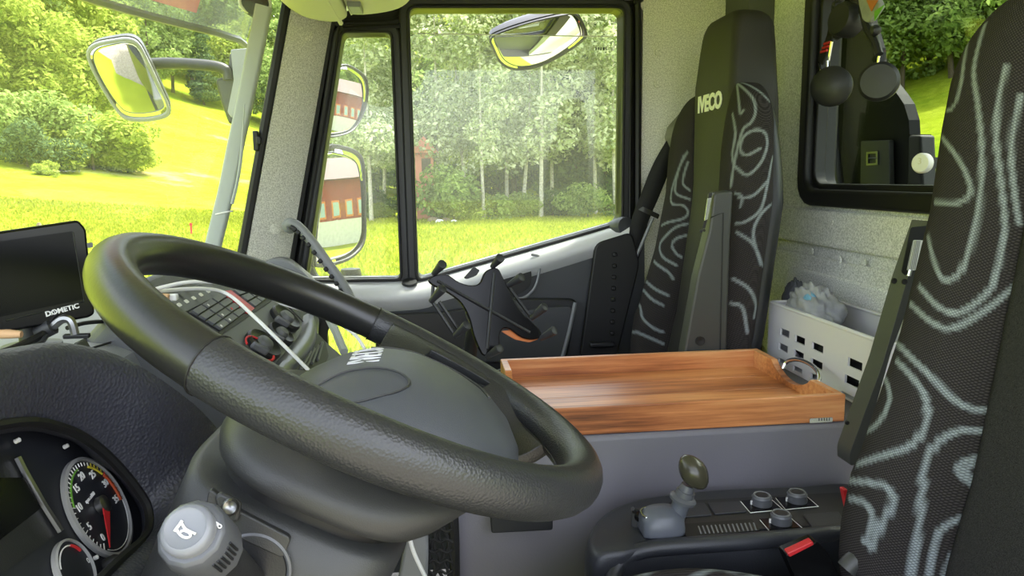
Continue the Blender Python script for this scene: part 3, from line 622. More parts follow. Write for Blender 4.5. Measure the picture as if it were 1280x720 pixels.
make('webbing', join(*[box((a + b) / 2, (.004, .024, np.linalg.norm(b - a) * 1.02), frame(b - a, (1, 0, 0))[:, [1, 0, 2]]) for a, b in zip(sp[:-1], sp[1:])]), 'strap_black', st)
for py in (54, 59, 64): make('red_stripe', box(at(1034 - (py - 54) * .4, py, X=.886), (.004, .026, .005)), 'red_print', st)
make('hook', tube(spl([at(x, y, X=.888) for x, y in ((1024, 78), (1026, 88), (1032, 86), (1036, 74), (1040, 52))], 20), .003, 6), 'chrome', st)
hl = thing('head_lamp_bracket', 'black ball jointed clamp and lamp hanging at the top of the rear window', 'lamp', at(1056, 30, X=.87))
make('lamp_head', lathe([(.02, -.03), (.034, -.02), (.036, .01), (.03, .02), (0, .022)], at(1057, 25, X=.875), (-.9, -.2, .1), 24), 'black_plastic', hl)
make('clamp_arm', tube(spl([at(x, y, X=.885) for x, y in ((1078, 10), (1084, 34), (1094, 52), (1099, 68))], 16), .008, 8), 'black_plastic', hl)
for px, py in ((1094, 38), (1046, 7), (1047, 43)): make('ball_joint', lathe([(0, -.011), (.008, -.008), (.011, 0), (.008, .008), (0, .011)], at(px, py, X=.882), (-1, 0, 0), 12), 'black_plastic', hl)
make('clamp_bar', tube([at(1046, 7, X=.885), at(1040, 40, X=.885), at(1047, 48, X=.885)], .006, 7), 'black_plastic', hl)
pk = thing('printed_pouch', 'colourful printed pouch tucked at the top of the rear window', 'pouch', at(1090, 20, X=.89))
make('pouch', prism(rounded([at(x, y, X=.89) for x, y in ((1078, -8), (1100, -8), (1108, 8), (1092, 30), (1083, 24))], .01), (-.012, 0, 0)), 'cloth_grey', pk, bevel=.004)
make('print', prism([at(x, y, X=.877) for x, y in ((1084, 0), (1098, 0), (1090, 14))], (-.002, 0, 0)), 'orange_plastic', pk)
make('print', prism([at(x, y, X=.877) for x, y in ((1094, 14), (1106, 6), (1094, 26))], (-.002, 0, 0)), 'green_print', pk)
c = at(1150, 204, X=.86); sw = thing('round_switch', 'white round push switch beside the driver seat in front of the rear window', 'switch', c - (0, 0, .02))
make('body', lathe([(.013, 0), (.0175, .004), (.0178, .012), (.015, .016), (0, .017)], c + (.01, 0, 0), (-.9, -.4, 0), 28), 'white_plastic', sw)
make('button_mark', text('3', .016, c + (-.0062, -.0075, .003), np.cross((0, 0, 1), (-.9, -.4, 0)), (0, 0, 1)), 'cream_plastic', sw, smooth=False)
make('bracket', box(c + (.03, .01, 0), (.05, .008, .02)), 'black_plastic', sw)

# ------------------------------------------------------------------ mirrors outside
def mirror(name, label, out_px, p0, n, depth, rim='mirror_rim', frame_w=.90, R=1.2):
    """mirror head with a convex glass of radius R"""
    n = nrm(n); O = np.array([on(x, y, p0, n) for x, y in out_px]); O = spl(O, 40, True); c = O.mean(0)
    I = c + (O - c) * frame_w; rings = []
    m = (np.linalg.norm(O - c, axis=1) * frame_w).max()
    for s in (1.02, .9, .78, .66, .54, .42, .3, .18, .08, .01):
        q = c + (O - c) * frame_w * s; d = np.linalg.norm(q - c, axis=1); rings.append(q + np.outer((m * m - d * d) / (2 * R) * .9, n) - n * (.004 + m * m / (2 * R) * .55))
    t = thing(name, label, 'mirror', (c[0], c[1], O[:, 2].min()))
    make('glass', loft(rings), 'mirror_glass', t, sharp=0)
    make('rim', ring_plate(O - n * .006, I - n * .006, n * .010), rim, t, bevel=.003)
    make('housing', loft([O - n * .012, c + (O - c) * .97 - n * depth * .5, c + (O - c) * .7 - n * depth]), 'mirror_housing', t)
    return t, c
# front mirror ahead of the windscreen
pxs = [(108, 64), (118, 54), (140, 49), (160, 47), (174, 54), (186, 76), (200, 106), (213, 136), (208, 147), (184, 152), (158, 150), (143, 136), (124, 106), (111, 80)]
mt, mc = mirror('front_mirror', 'front kerb mirror on a black arm ahead of the windscreen', pxs, at(160, 100, Y=2.15), (.16, -1.0, -.66), .07, R=.7)
arm = [at(x, y, Y=2.2) for x, y in ((185, 80), (215, 79), (262, 82), (283, 88), (286, 100))]
make('arm', tube(spl(arm, 24), .0155, 10), 'mirror_housing', mt)
make('arm_joint', prism(rounded([at(x, y, Y=2.2) for x, y in ((286, 64), (302, 64), (304, 110), (296, 152), (286, 156), (276, 128), (268, 98), (284, 96))], .015), (0, .06, 0)), 'mirror_housing', mt, bevel=.008)
make('bracket_trim', prism(rounded([at(x, y, Y=2.19) for x, y in ((288, 62), (310, 60), (306, 100), (290, 148), (284, 140), (292, 100))], .006), (0, .008, 0)), 'mirror_rim', mt, bevel=.003)
# kerb mirror above the passenger door
pxs = [(612, 48), (630, 38), (668, 26), (705, 18), (722, 18), (734, 40), (728, 52), (700, 71), (672, 84), (645, 88), (626, 80), (616, 62)]
kt, kc = mirror('kerb_mirror', 'wide kerb mirror hanging over the passenger door window', pxs, at(672, 52, Y=2.34), (.05, -.74, -.67), .08, 'mirror_housing', .95, R=.8)
make('arm', tube(spl([at(x, y, Y=2.38) for x, y in ((665, 30), (672, 14), (676, -12))], 10), .018, 10), 'mirror_housing', kt)
make('sensor_pad', box(at(735, 10, Y=2.30), (.05, .05, .02)), 'mirror_rim', kt, bevel=.005)
# wide angle and main mirror seen through the quarter window
pxs = [(404, 160), (412, 96), (428, 80), (446, 86), (459, 100), (459, 128), (450, 152), (438, 166), (418, 172), (406, 171)]
wt, wcen = mirror('wide_angle_mirror', 'upper rounded wide angle mirror behind the quarter window', pxs, at(430, 128, Y=2.34), (.84, -.53, -.06), .09, 'mirror_housing', .93, R=.8)
pxs = [(392, 325), (398, 250), (406, 186), (428, 182), (450, 192), (456, 214), (457, 262), (456, 302), (440, 323), (414, 333), (398, 334)]
bt, bcen = mirror('main_mirror', 'tall main mirror below the wide angle one behind the quarter window', pxs, at(428, 258, Y=2.32), (.857, -.514, .03), .09, 'mirror_housing', .93, R=1.8)
make('mirror_arm', tube(spl([bcen + (-.12, .06, .30), bcen + (-.14, .08, .10), bcen + (-.12, .06, -.18), bcen + (-.06, .02, -.24)], 20), .018, 8), 'mirror_housing', bt)
make('mirror_foot', lathe([(.03, 0), (.035, .02), (.02, .05), (0, .055)], at(438, 336, Y=2.36), (0, 0, -1), 14), 'black_plastic', bt)

# tinted sun visor over the windscreen, outside
vz = lambda y: 2.704
yv = np.linspace(.15, 2.08, 24)
def vx(y): return wsx(min(y, 1.965), 2.70) - .10 - .02 * max(0, y - 1.965)
sv = thing('sun_visor', 'smoky tinted outside sun visor along the top of the windscreen', 'visor', (-.6, 1.1, 2.66))
make('sheet', grid([[(vx(y) + .10 * s + .03 * s * s, y, vz(y) + .30 * s) for y in yv] for s in np.linspace(0, 1, 6)]), 'visor_tint', sv, sharp=0)
make('lower_rim', tube([(vx(y), y, vz(y)) for y in yv], .009, 6), 'grey_trim', sv)
rr = []
for s in np.linspace(.10, .9, 5):
    rr.append([(vx(y) + .10 * s + .03 * s * s + .006, y, vz(y) + .30 * s) for y in np.linspace(1.30, 1.84, 8)])
make('red_strip', grid(rr), 'visor_red', sv, sharp=0)
c = at(318, 4, Y=1.93); make('mount', lathe([(.03, 0), (.034, .006), (.03, .012), (0, .013)], c, (.4, -.9, -.1), 24), 'mirror_housing', sv)
make('mount_ring', tube([c + frame((.4, -.9, -.1)) @ np.array([.036 * math.cos(a), .026 * math.sin(a), .008]) for a in np.linspace(0, 2 * np.pi, 24, endpoint=False)], .004, 6, closed=True), 'white_plastic', sv)
# grey conduit running up in front of the pillar
cd = thing('cable_conduit', 'upright light grey cable conduit between dashboard and overhead storage', 'conduit', at(262, 318, Y=1.80))
pth = [at(x, y, Y=1.80) for x, y in ((330, 8), (312, 100), (294, 185), (284, 235), (276, 268), (262, 325))]
R2 = []
cp = spl(pth, 30)
for i, p in enumerate(cp):
    t = nrm(cp[min(i + 1, 29)] - cp[max(i - 1, 0)]); a = nrm(np.cross(t, (0, 1, 0))); b = np.cross(t, a); R2.append(p + rrect(.036, .026, .007, 4) @ np.stack([a, b]))
make('duct', loft(R2), 'pole_grey', cd, sharp=50)
p = at(279, 266, Y=1.80); make('cable_tie', tube([p + np.array([.0215 * math.cos(a), .016 * math.sin(a), .004 * math.cos(a)]) for a in np.linspace(0, 2 * np.pi, 16, endpoint=False)], .002, 5, closed=True), 'white_plastic', cd)
make('cable', tube(spl([at(x, y, Y=1.79) for x, y in ((306, 130), (302, 190), (297, 225), (290, 255))], 14), .004, 6), 'pole_grey', cd)
# grab handle at the foot of the pillar
gh = thing('assist_bar', 'curved grey and black grab handle at the foot of the windscreen pillar', 'handle', at(430, 372, Y=1.9))
ph = spl([at(x, y, Y=1.90) for x, y in ((358, 281), (366, 279), (376, 286), (392, 305), (410, 330), (426, 352), (438, 374))], 30)
make('grip', tube(ph, np.interp(np.arange(30), [0, 3, 29], [.008, .012, .014]), 10), 'grey_trim', gh)
for k in range(6, 27, 2):
    t = nrm(ph[k + 1] - ph[k - 1]); s = nrm(np.cross(t, (0, 1, 0)))
    make('grip_rib', box(ph[k] - s * .010 * np.sign(s[2]) + (0, -.006, 0), (.012, .016, .012), frame(t, (0, 1, 0))), 'black_rubber', gh, bevel=.003)
make('mount', lathe([(.02, 0), (.02, .012), (.012, .02)], at(362, 282, Y=1.93), (.3, -.9, 0), 14), 'grey_trim', gh)
# ================================================================== DASHBOARD
dash = thing('dashboard', 'dark grey truck dashboard below the windscreen', 'dashboard', (-.5, 1.1, 1.4))
# dash top shelf (driver side to centre) following the windscreen
A = []
for y in np.linspace(.15, 2.0, 30):
    xb = wsx(min(y, 1.96), 2.12) + .03; dz = np.interp(y, [1.30, 1.55], [.062, 0])
    A.append([(xb, y, 2.045 + dz), (xb + .02, y, 2.062 + dz), (xb * .5 - .22, y, 2.105 + dz * .5), (-.43, y, 2.137), (-.40, y, 2.125), (-.385, y, 2.09), (-.385, y, 1.7)])
make('top_shelf', grid(A), 'dash_light', dash, sharp=40)
make('shelf_groove', tube([at(x, y, Z=2.139) for x, y in ((95, 430), (128, 413), (160, 398), (200, 384))], .0022, 5), 'black_rubber', dash)
make('shelf_groove', tube([at(x, y, Z=2.139) for x, y in ((112, 436), (150, 424), (175, 420))], .0015, 5), 'black_rubber', dash)
# passenger side
prof = [(-.72, 2.05), (-.5, 2.085), (-.36, 2.125), (-.30, 2.10), (-.275, 2.0), (-.30, 1.75), (-.40, 1.4), (-.72, 1.4)]
make('passenger_dash', loft([[(x + dx, y, z) for x, z in prof] for y, dx in ((1.37, 0), (1.6, .0), (1.85, -.01), (2.0, -.04))]), 'dash_plastic', dash, bevel=.02, seg=3)
pb = [at(x, y, Y=1.97) for x, y in ((322, 330), (345, 322), (362, 326), (392, 352), (398, 372), (330, 360))]
make('pillar_foot', prism(rounded(pb, .02), (0, .05, 0)), 'dash_light', dash, bevel=.008)

# ---- centre stack: plane tilted to the driver
SP = np.array([-.26, 1.1, 2.10]); SN = nrm((.7, -.1, .7))
def st_(x, y, h=0.0): return on(x, y, SP + SN * h, SN)
SO = st_(272.5, 418); SA = nrm(st_(337, 375) - SO); SB = nrm(np.cross(SA, SN)); SB = SB if SB[2] < 0 else -SB
def sp_(a, b, h=0): return SO + SA * a + SB * b + SN * h
def ab(x, y): q = st_(x, y) - SO; return q @ SA, q @ SB
cs = thing('centre_console', 'angled dash centre with radio keys heater knobs and air vent', 'console', sp_(.12, .2, -.3))
make('body', prism([sp_(a, b) for a, b in ((-.055, -.10), (-.03, -.125), (.25, -.125), (.275, -.10), (.275, .20), (-.055, .20))], -SN * .34), 'dash_plastic', cs, bevel=.012, seg=3)
def quad(px, h0, h1, r=.003): return prism(rounded([st_(x, y, h0) for x, y in px], r), SN * (h1 - h0))
make('heater_panel', quad(((274, 419), (337, 377), (381, 414), (330, 470)), .0, .0025), 'key_dark', cs, bevel=.001)
make('radio_panel', quad(((233, 391), (312, 361), (337, 373), (276, 416)), .0, .003), 'black_plastic', cs, bevel=.001)
make('slot', quad(((271, 417), (336, 374), (339, 377), (274, 421)), .001, .004, .0006), 'black_rubber', cs)
# keys by bilinear layout in the radio block
q00, q01, q11, q10 = [np.array(p, float) for p in ((236, 390), (275, 366.5), (307, 391), (276, 414))]
def bil(u, v): return (q00 * (1 - u) + q01 * u) * (1 - v) + (q10 * (1 - u) + q11 * u) * v
for i in range(3):
    for j in range(4):
        c4 = [bil(i / 3 + .02 + du, j / 4 + .03 + dv) for du, dv in ((0, 0), (.29, 0), (.29, .2), (0, .2))]
        k = make('radio_key', quad(c4, .003, .007, .001), 'key_grey', cs, bevel=.0006)
        if (i, j) in ((1, 0), (2, 2), (1, 2), (0, 3), (1, 3)):
            m_ = bil(i / 3 + .17, j / 4 + .13); make('key_mark', plate(st_(*m_, .007), SN, -SB, .004, .004, .001, .0004, 3), 'red_print' if (i, j) == (2, 2) else 'white_print', k)
make('red_display', quad(((277, 366), (287, 364), (317, 387), (309, 393)), .003, .006, .001), 'red_plastic', cs)
q00, q01, q11, q10 = [np.array(p, float) for p in ((289, 363.5), (311, 360), (335, 372.5), (318, 386))]
for i in range(2):
    for j in range(3):
        c4 = [bil(i / 2 + .03 + du, j / 3 + .03 + dv) for du, dv in ((0, 0), (.44, 0), (.44, .27), (0, .27))]
        make('radio_key', quad(c4, .003, .007, .001), 'key_grey', cs, bevel=.0006)
for k in range(5):
    x, y = 224 + k * 9, 381 - k * 4.2
    kk = make('switch_key', plate(st_(x, y), SN, -SB, .034, .030, .003, .005, 3), 'key_grey', cs, bevel=.001)
    make('switch_mark', plate(st_(x, y, .005), SN, -SB, .010, .006, .002, .0005, 4), 'white_print', kk)
for (x, y), s, m in (((325, 435.5), 1.0, 'a'), ((346.5, 422), .8, 'b'), ((353, 402), .95, 'c')):
    kn = make('knob_ring', lathe([(.029 * s, .002), (.030 * s, .010), (.027 * s, .014), (.022 * s, .011), (.0, .011)], st_(x, y), SN, 32), 'black_plastic', cs)
    make('knob', lathe([(.014 * s, .011), (.012 * s, .016), (.010 * s, .018), (0, .019)], st_(x, y), SN, 24), 'key_dark', kn)
    c = st_(x, y, .019); F = frame(SN, -SB); a = .5
    make('knob_grip', box(c, (.0065 * s, .028 * s, .012), np.stack([F[:, 0] * math.cos(a) + F[:, 1] * math.sin(a), -F[:, 0] * math.sin(a) + F[:, 1] * math.cos(a), F[:, 2]], 1)), 'key_grey', kn, bevel=.003)
    if m == 'a':
        arc = [st_(x, y, .0125) + frame(SN, -SB) @ np.array([.0245 * math.cos(t), .0245 * math.sin(t), 0]) for t in np.linspace(.6, 2.4, 10)]
        make('red_scale', tube(arc, .0016, 5), 'red_print', kn); arc = [st_(x, y, .0125) + frame(SN, -SB) @ np.array([.0245 * math.cos(t), .0245 * math.sin(t), 0]) for t in np.linspace(3.4, 5.2, 10)]
        make('red_scale', tube(arc, .002, 5), 'red_print', kn)
for d in (0, 8):
    make('groove', tube([st_(348 + d, 381 - d * .3, .0005), st_(377 + d * 1.1, 414 - d * .6, .0005)], .0014, 5), 'black_rubber', cs)
vt = spl([st_(x, y, .004) for x, y in ((386, 396), (388, 410), (383, 428), (368, 447), (348, 468), (338, 478))], 24)
rows = []
for i, p in enumerate(vt):
    t = nrm(vt[min(i + 1, 23)] - vt[max(i - 1, 0)]); s = nrm(np.cross(t, SN)); w = .004 + .015 * math.sin(math.pi * (i + 3) / 27)
    rows.append([p - s * w - SN * .004, p - s * w * .6 + SN * .006, p + SN * .009, p + s * w * .6 + SN * .006, p + s * w - SN * .004])
make('vent_trim', loft(rows), 'knob_grey', cs)
make('vent_housing', quad(((379, 440), (393, 418), (404, 430), (408, 448), (400, 466), (370, 478), (356, 478)), 0, .006, .006), 'black_rubber', cs)
for k in range(4):
    make('vent_slat', tube([st_(376 + k * 7, 462 - k * 4, .008), st_(388 + k * 5, 440 - k * 4, .008)], .0028, 5), 'key_dark', cs)
make('side_trim', tube([st_(412, 400, .004), st_(421, 418, .004), st_(430, 440, .004)], .008, 7), 'pole_grey', cs)
# white charging cables
def cable(name, label, pts, r=.0026, mat='white_plastic'):
    return tag(make(name, tube(spl(pts, 50), r, 7), mat), label, 'cable')
cable('charging_cable', 'white charging cable looping high over the radio to the wheel hub', [at(x, y, Y=d) for x, y, d in ((172, 372, .93), (200, 360, .96), (250, 352, 1.0), (310, 360, 1.06), (355, 380, 1.08), (395, 392, 1.08), (425, 405, 1.06), (445, 420, 1.05), (456, 436, 1.04))])
cable('charging_cable', 'white charging cable drawn across the heater knobs', [at(x, y, Y=d) for x, y, d in ((176, 366, .95), (210, 363, .99), (255, 361, 1.03), (285, 368, 1.05), (320, 398, 1.0), (355, 432, .97), (388, 465, .95))])
pg = thing('wooden_clothes_peg', 'pale wooden clothes peg clipped to the white cables on the dashboard', 'peg', at(190, 374, Y=.97))
for d in (-2.2, 2.2): make('leg', box(at(188, 371 + d, Y=.97), (.045, .008, .0045), frame((.1, -.2, 1), (0, 1, 0))[:, [0, 1, 2]]), 'cork', pg, bevel=.001)
make('spring', lathe([(.004, -.005), (.004, .005)], at(186, 371, Y=.968), (0, 1, 0), 10), 'dull_metal', pg)
make('plug', box(at(207, 372, Y=.98), (.03, .01, .009)), 'white_plastic', pg, bevel=.002)

# ---- instrument hood and cluster
GP = np.array([-.317, .685, 2.05]); GN = nrm((.911, .064, .407)); GF = frame(GN)
def gk(x, y, h=0.0): return on(x, y, GP + GN * h, GN)
ih = thing('instrument_cluster', 'instrument cluster with rev counter under a leather grained hood', 'instrument cluster', GP - (0.05, .1, .25))
rim_px = [(-150, 640), (-120, 590), (-60, 545), (0, 531), (40, 527), (68, 532), (98, 543), (128, 564), (153, 589), (174, 616), (185, 636), (187, 660), (178, 676), (150, 700), (110, 740)]
rim = spl([gk(x, y, .030) for x, y in rim_px], 60)
inner = spl([gk(x, y, .0) for x, y in [(x - 10 if x > 100 else x - 2, y + (12 if x < 150 else 4)) for x, y in rim_px]], 60)
out_px = [(-420, 610, .30), (-300, 520, .36), (-140, 462, .50), (0, 437, .62), (62, 428, .66), (105, 432, .69), (145, 443, .71), (182, 462, .73), (215, 484, .75), (250, 512, .78), (278, 545, .80), (292, 580, .80), (300, 640, .78), (300, 720, .74), (290, 800, .7)]
outr = spl([at(x, y, Y=d) for x, y, d in out_px], 60)
rows = [inner, rim - GN * .004, rim]
for t in np.linspace(.12, 1, 9):
    bulge = .020 * math.sin(math.pi * t)
    rows.append(rim * (1 - t) + outr * t + np.array([.3, -.3, .9]) * bulge)
rows.append(outr + np.array([-.05, .06, -.03])); rows.append(outr + np.array([-.07, .10, -.25]))
make('hood', grid(rows), 'hood_leather', ih, sharp=60)
make('hood_edge', tube(rim, .0045, 7), 'black_rubber', ih)
make('cluster_face', prism([GP + GF @ np.array([a, b, -.002]) for a, b in ((-.5, -.2), (.17, -.2), (.17, .14), (-.5, .14))], -GN * .01), 'dial_face', ih, smooth=False)
def gpt(c, r, deg, h): t = math.radians(deg); return np.asarray(c) + GF[:, 0] * r * math.cos(t) + GF[:, 1] * r * math.sin(t) + GN * h
def dial(c, R, name):
    d = make(name, lathe([(R, -.001), (R, .003), (R * .935, .0040), (R * .93, .001), (0, .001)], c, GN, 48), 'dial_ring', ih)
    make('face', lathe([(R * .93, .0012), (0, .0016)], c, GN, 40), 'dial_face', d); return d
rc = dial(GP, .0497, 'rev_counter')
# the dial is turned: zero sits at the lowest point seen from the door
a0, a35 = -100, -350 + 2
def ang(v): return -137 - v / 35 * 238
for v in np.arange(0, 35.1, 1):
    L = .006 if v % 5 == 0 else .0035
    mat = 'white_print' if v < 25 else 'yellow_print' if v < 29 else 'red_print'
    make('tick', tube([gpt(GP, .0445, ang(v), .0022), gpt(GP, .0445 - L, ang(v), .0022)], .0005, 4), mat, rc)
make('green_band', tube([gpt(GP, .0400, ang(v), .0022) for v in np.linspace(10, 20, 16)], .0009, 4), 'green_print', rc)
make('yellow_band', tube([gpt(GP, .0400, ang(v), .0022) for v in np.linspace(24, 28.5, 10)], .0012, 4), 'yellow_print', rc)
make('red_band', tube([gpt(GP, .0405, ang(v), .0022) for v in np.linspace(29, 35.5, 12)], .0015, 4), 'orange_print', rc)
make('white_arc', tube([gpt(GP, .0435, ang(v), .0022) for v in np.linspace(35.5, 52, 20)], .0004, 4), 'white_print', rc)
up_ = GF[:, 1] * .97 + GF[:, 0] * -.25
for v in range(0, 36, 5):
    make('numeral', text(str(v), .0100, gpt(GP, .0325, ang(v), .0022), GF[:, 0], GF[:, 1], bold=.0001), 'white_print', rc, smooth=False)
make('numeral', text('rpm x100', .0052, gpt(GP, .014, 115, .0022), GF[:, 0], GF[:, 1]), 'white_print', rc, smooth=False)
make('needle_hub', lathe([(.0085, .002), (.0085, .008), (.006, .0095), (0, .010)], GP, GN, 20), 'dull_metal', rc)
make('needle', prism([gpt(GP, .006, ang(0) + 100, .0075), gpt(GP, .044, ang(0) + 3, .0055), gpt(GP, .006, ang(0) - 80, .0075)], GN * .001), 'red_plastic', rc)
sc_ = gk(92, 712, .0); dial(sc_, .026, 'fuel_gauge')
fg = [o for o in ih.children if o.name.startswith('fuel_gauge')][0]
make('scale', tube([gpt(sc_, .020, t, .0022) for t in np.linspace(60, 150, 10)], .0007, 4), 'white_print', fg); make('scale', tube([gpt(sc_, .020, t, .0022) for t in np.linspace(20, 58, 6)], .0012, 4), 'red_print', fg)
make('display', prism(rounded([gk(x, y, .001) for x, y in ((-60, 600), (27, 599), (46, 638), (-60, 720))], .003), GN * .003), 'screen_black', ih)
make('display_edge', tube([gk(x, y, .004) for x, y in ((22, 572), (30, 588), (54, 630), (76, 664))], .0028, 6), 'dull_metal', ih)
make('display_panel', prism(rounded([gk(x, y, -.001) for x, y in ((-70, 560), (22, 572), (76, 664), (-60, 760))], .004), GN * .002), 'black_plastic', ih)
for px, py in ((19, 552), (80, 559)): make('pin', lathe([(.0022, 0), (.002, .004), (0, .005)], gk(px, py, 0), GN, 10), 'white_plastic', ih)
make('reset_knob', lathe([(.006, 0), (.006, .010), (.004, .013), (0, .014)], gk(132, 707, 0), GN, 14), 'black_plastic', ih)
make('numeral', text('0', .007, gk(110, 701, .001), GF[:, 0], GF[:, 1]), 'white_print', ih, smooth=False); make('pin', lathe([(.002, 0), (.002, .003), (0, .004)], gk(118, 698, 0), GN, 8), 'white_print', ih)

# ---- reversing monitor on the dash
MN = nrm((.62, -.78, .06)); MP = at(50, 345, Y=.93)
def mk(x, y, h=0.0): return on(x, y, MP + MN * h, MN)
mon = thing('reversing_monitor', 'flat black monitor standing on the dashboard at the left', 'monitor', at(55, 432, Y=.95))
mq = [(-60, 298), (98, 275), (108, 286), (119, 392), (112, 397), (-45, 425)]
make('case', prism(rounded([mk(x, y) for x, y in mq], .004), -MN * .028), 'black_gloss', mon, bevel=.003)
make('screen', prism([mk(x, y, .0005) for x, y in ((-52, 309), (90, 289), (104, 374), (-38, 404))], MN * .001), 'screen_black', mon, smooth=False)
make('bezel_line', tube([mk(x, y, .001) for x, y in ((8, 401), (105, 377), (91, 290))], .0009, 4), 'black_plastic', mon)
xd = mk(88, 385) - mk(62, 392); make('lettering', text('DOMETIC', .0085, mk(78, 387.5, .001), xd, (0, 0, 1), bold=.0003), 'white_print', mon, smooth=False)
make('lettering', text('ω', .008, mk(65.5, 391, .001), xd, (0, 0, 1)), 'white_print', mon, smooth=False)
make('side_key', prism(rounded([mk(x, y, .0) for x, y in ((108, 304), (115, 303), (116, 309), (109, 310))], .001), MN * .002), 'key_grey', mon)
make('stand', lathe([(.035, 0), (.034, .008), (.014, .012), (.013, .06), (0, .06)], at(40, 428, Y=.98) + (0, 0, -.01), (0, 0, 1), 20), 'black_plastic', mon)
cm = thing('cable_clamp', 'bent black metal clamp with cables below the monitor', 'clamp', at(88, 424, Y=.93))
make('hook', tube(spl([at(x, y, Y=.93) for x, y in ((64, 410), (76, 400), (85, 399), (90, 404), (94, 418))], 16), .0052, 8), 'dull_metal', cm)
make('foot', box(at(96, 420, Y=.93), (.030, .007, .005), frame((.0, -.2, 1))), 'black_plastic', cm, bevel=.001)
make('sleeve', tube([at(48, 417, Y=.93), at(66, 408, Y=.93)], .010, 10), 'mirror_housing', cm)
cable('monitor_cable', 'thick black monitor cable curving over the instrument hood', [at(x, y, Y=d) for x, y, d in ((-20, 448, .85), (15, 436, .88), (45, 422, .91), (62, 412, .93))], .004, 'black_rubber')
cable('monitor_cable', 'thin grey cable below the thick monitor cable', [at(x, y, Y=d) for x, y, d in ((-20, 452, .84), (25, 440, .87), (50, 429, .90), (58, 420, .92))], .003, 'mirror_housing')
cable('monitor_cable', 'black cable lying on the dash top right of the clamp', [at(x, y, Y=d) for x, y, d in ((84, 410, .97), (105, 404, 1.0), (130, 402, 1.03), (160, 404, 1.05))], .003, 'black_rubber')
tag(make('wooden_stick', tube([at(-30, 417, Y=.90), at(12, 417.5, Y=.90), at(27, 418, Y=.90)], [.006, .0055, .004], 10), 'cork'), 'pale wooden stick poking in at the left picture edge', 'stick')
# ================================================================== STEERING WHEEL
WC = np.array([-.061, .64, 2.19]); WN = nrm((.469, .049, .882)); WE2 = nrm(np.array([1., 0, 0]) - WN * WN[0]); WE1 = np.cross(WN, WE2)
def wp(u, v, h=0.0): return WC + WE1 * u + WE2 * v + WN * h
sw = thing('steering_wheel', 'large black truck steering wheel with padded hub', 'steering wheel', wp(0, 0, -.05))
RR = .2125
def rim(a0, a1, r, n, name, mat):
    R = []; t = np.arange(18) * 2 * np.pi / 18
    for a in np.radians(np.linspace(a0, a1, n)):
        c = wp(RR * math.cos(a), RR * math.sin(a)); o = WE1 * math.cos(a) + WE2 * math.sin(a)
        R.append(c + np.outer(np.cos(t) * r, o) + np.outer(np.sin(t) * r * 1.08, WN))
    return make(name, loft(R), mat, sw, sharp=50)
rim(203, 357.5, .0176, 60, 'rim_top', 'rim_gloss'); rim(-2.5, 203, .0186, 90, 'rim_grip', 'rim_leather')
for a in (-2.5, 203):
    q = math.radians(a); o = WE1 * math.cos(q) + WE2 * math.sin(q); c = wp(RR * math.cos(q), RR * math.sin(q))
    make('rim_seam', tube([c + o * .0186 * math.cos(t) + WN * .0199 * math.sin(t) for t in np.linspace(0, 2 * np.pi, 24, endpoint=False)], .0009, 5, closed=True), 'black_rubber', sw)
make('rim_stitch', tube([wp((RR - .0165) * math.cos(a), (RR - .0165) * math.sin(a), -.010) for a in np.radians(np.linspace(8, 195, 60))], .0008, 4), 'black_rubber', sw)
half = [(0, -.06), (.045, -.055), (.080, -.03), (.105, .02), (.118, .07), (.112, .11), (.08, .145), (.04, .158), (0, .160)]
hub = spl(half + [(-x, y) for x, y in half[-2:0:-1]], 64, True)
hc = np.array([0, .05]); rings = []
def hubh(q, h): return h - 4.5 * max(0, .03 - q[1]) ** 2 + .013 * min(max((q[1] + .04) / .08, 0), 1)
for s, h in ((.97, -.062), (1.0, -.052), (1.0, -.040), (.985, -.030), (.94, -.020), (.84, -.010), (.7, -.002), (.5, .004), (.3, .007), (.12, .008), (.01, .0082)):
    rings.append([wp(*q, hubh(q, h)) for q in hc + (hub - hc) * s])
hubo = make('hub_pad', loft(rings), 'hub_plastic', sw, sharp=0)
make('hub_crease', tube([wp(*q, hubh(q, .0012)) for q in (hc + (hub - hc) * .62)[8:30]], .0016, 6), 'column_plastic', hubo)
tv, tf = text('IVECO', .024, (0, 0, 0), (1, 0, 0), (0, 1, 0), .0004, 0)
def htop(u, v):
    ss = [.01, .12, .3, .5, .7, .84, .94, .985, 1.0]; hh = [.0082, .008, .007, .004, -.002, -.010, -.020, -.030, -.040]
    q = np.array([u, v]) - hc; a = math.atan2(q[1], q[0]); d = hub - hc; aa = np.arctan2(d[:, 1], d[:, 0]); o = np.argsort(aa); R = np.interp(a, aa[o], np.linalg.norm(d, axis=1)[o], period=2 * np.pi)
    return hubh((u, v), np.interp(np.linalg.norm(q) / R, ss, hh))
make('oval_inset', tube([wp(-.068 + .022 * math.cos(a), .005 + .034 * math.sin(a), htop(-.068 + .022 * math.cos(a), .005 + .034 * math.sin(a)) + .0004) for a in np.linspace(0, 2 * np.pi, 32, endpoint=False)], .0012, 5, closed=True), 'column_plastic', hubo)
make('lettering', (np.array([wp(.004 + x, .000 - y * 1.4, htop(.004 + x, .000 - y * 1.4) + .0008 + z) for x, y, z in tv]), tf), 'crate_white', hubo, smooth=False)
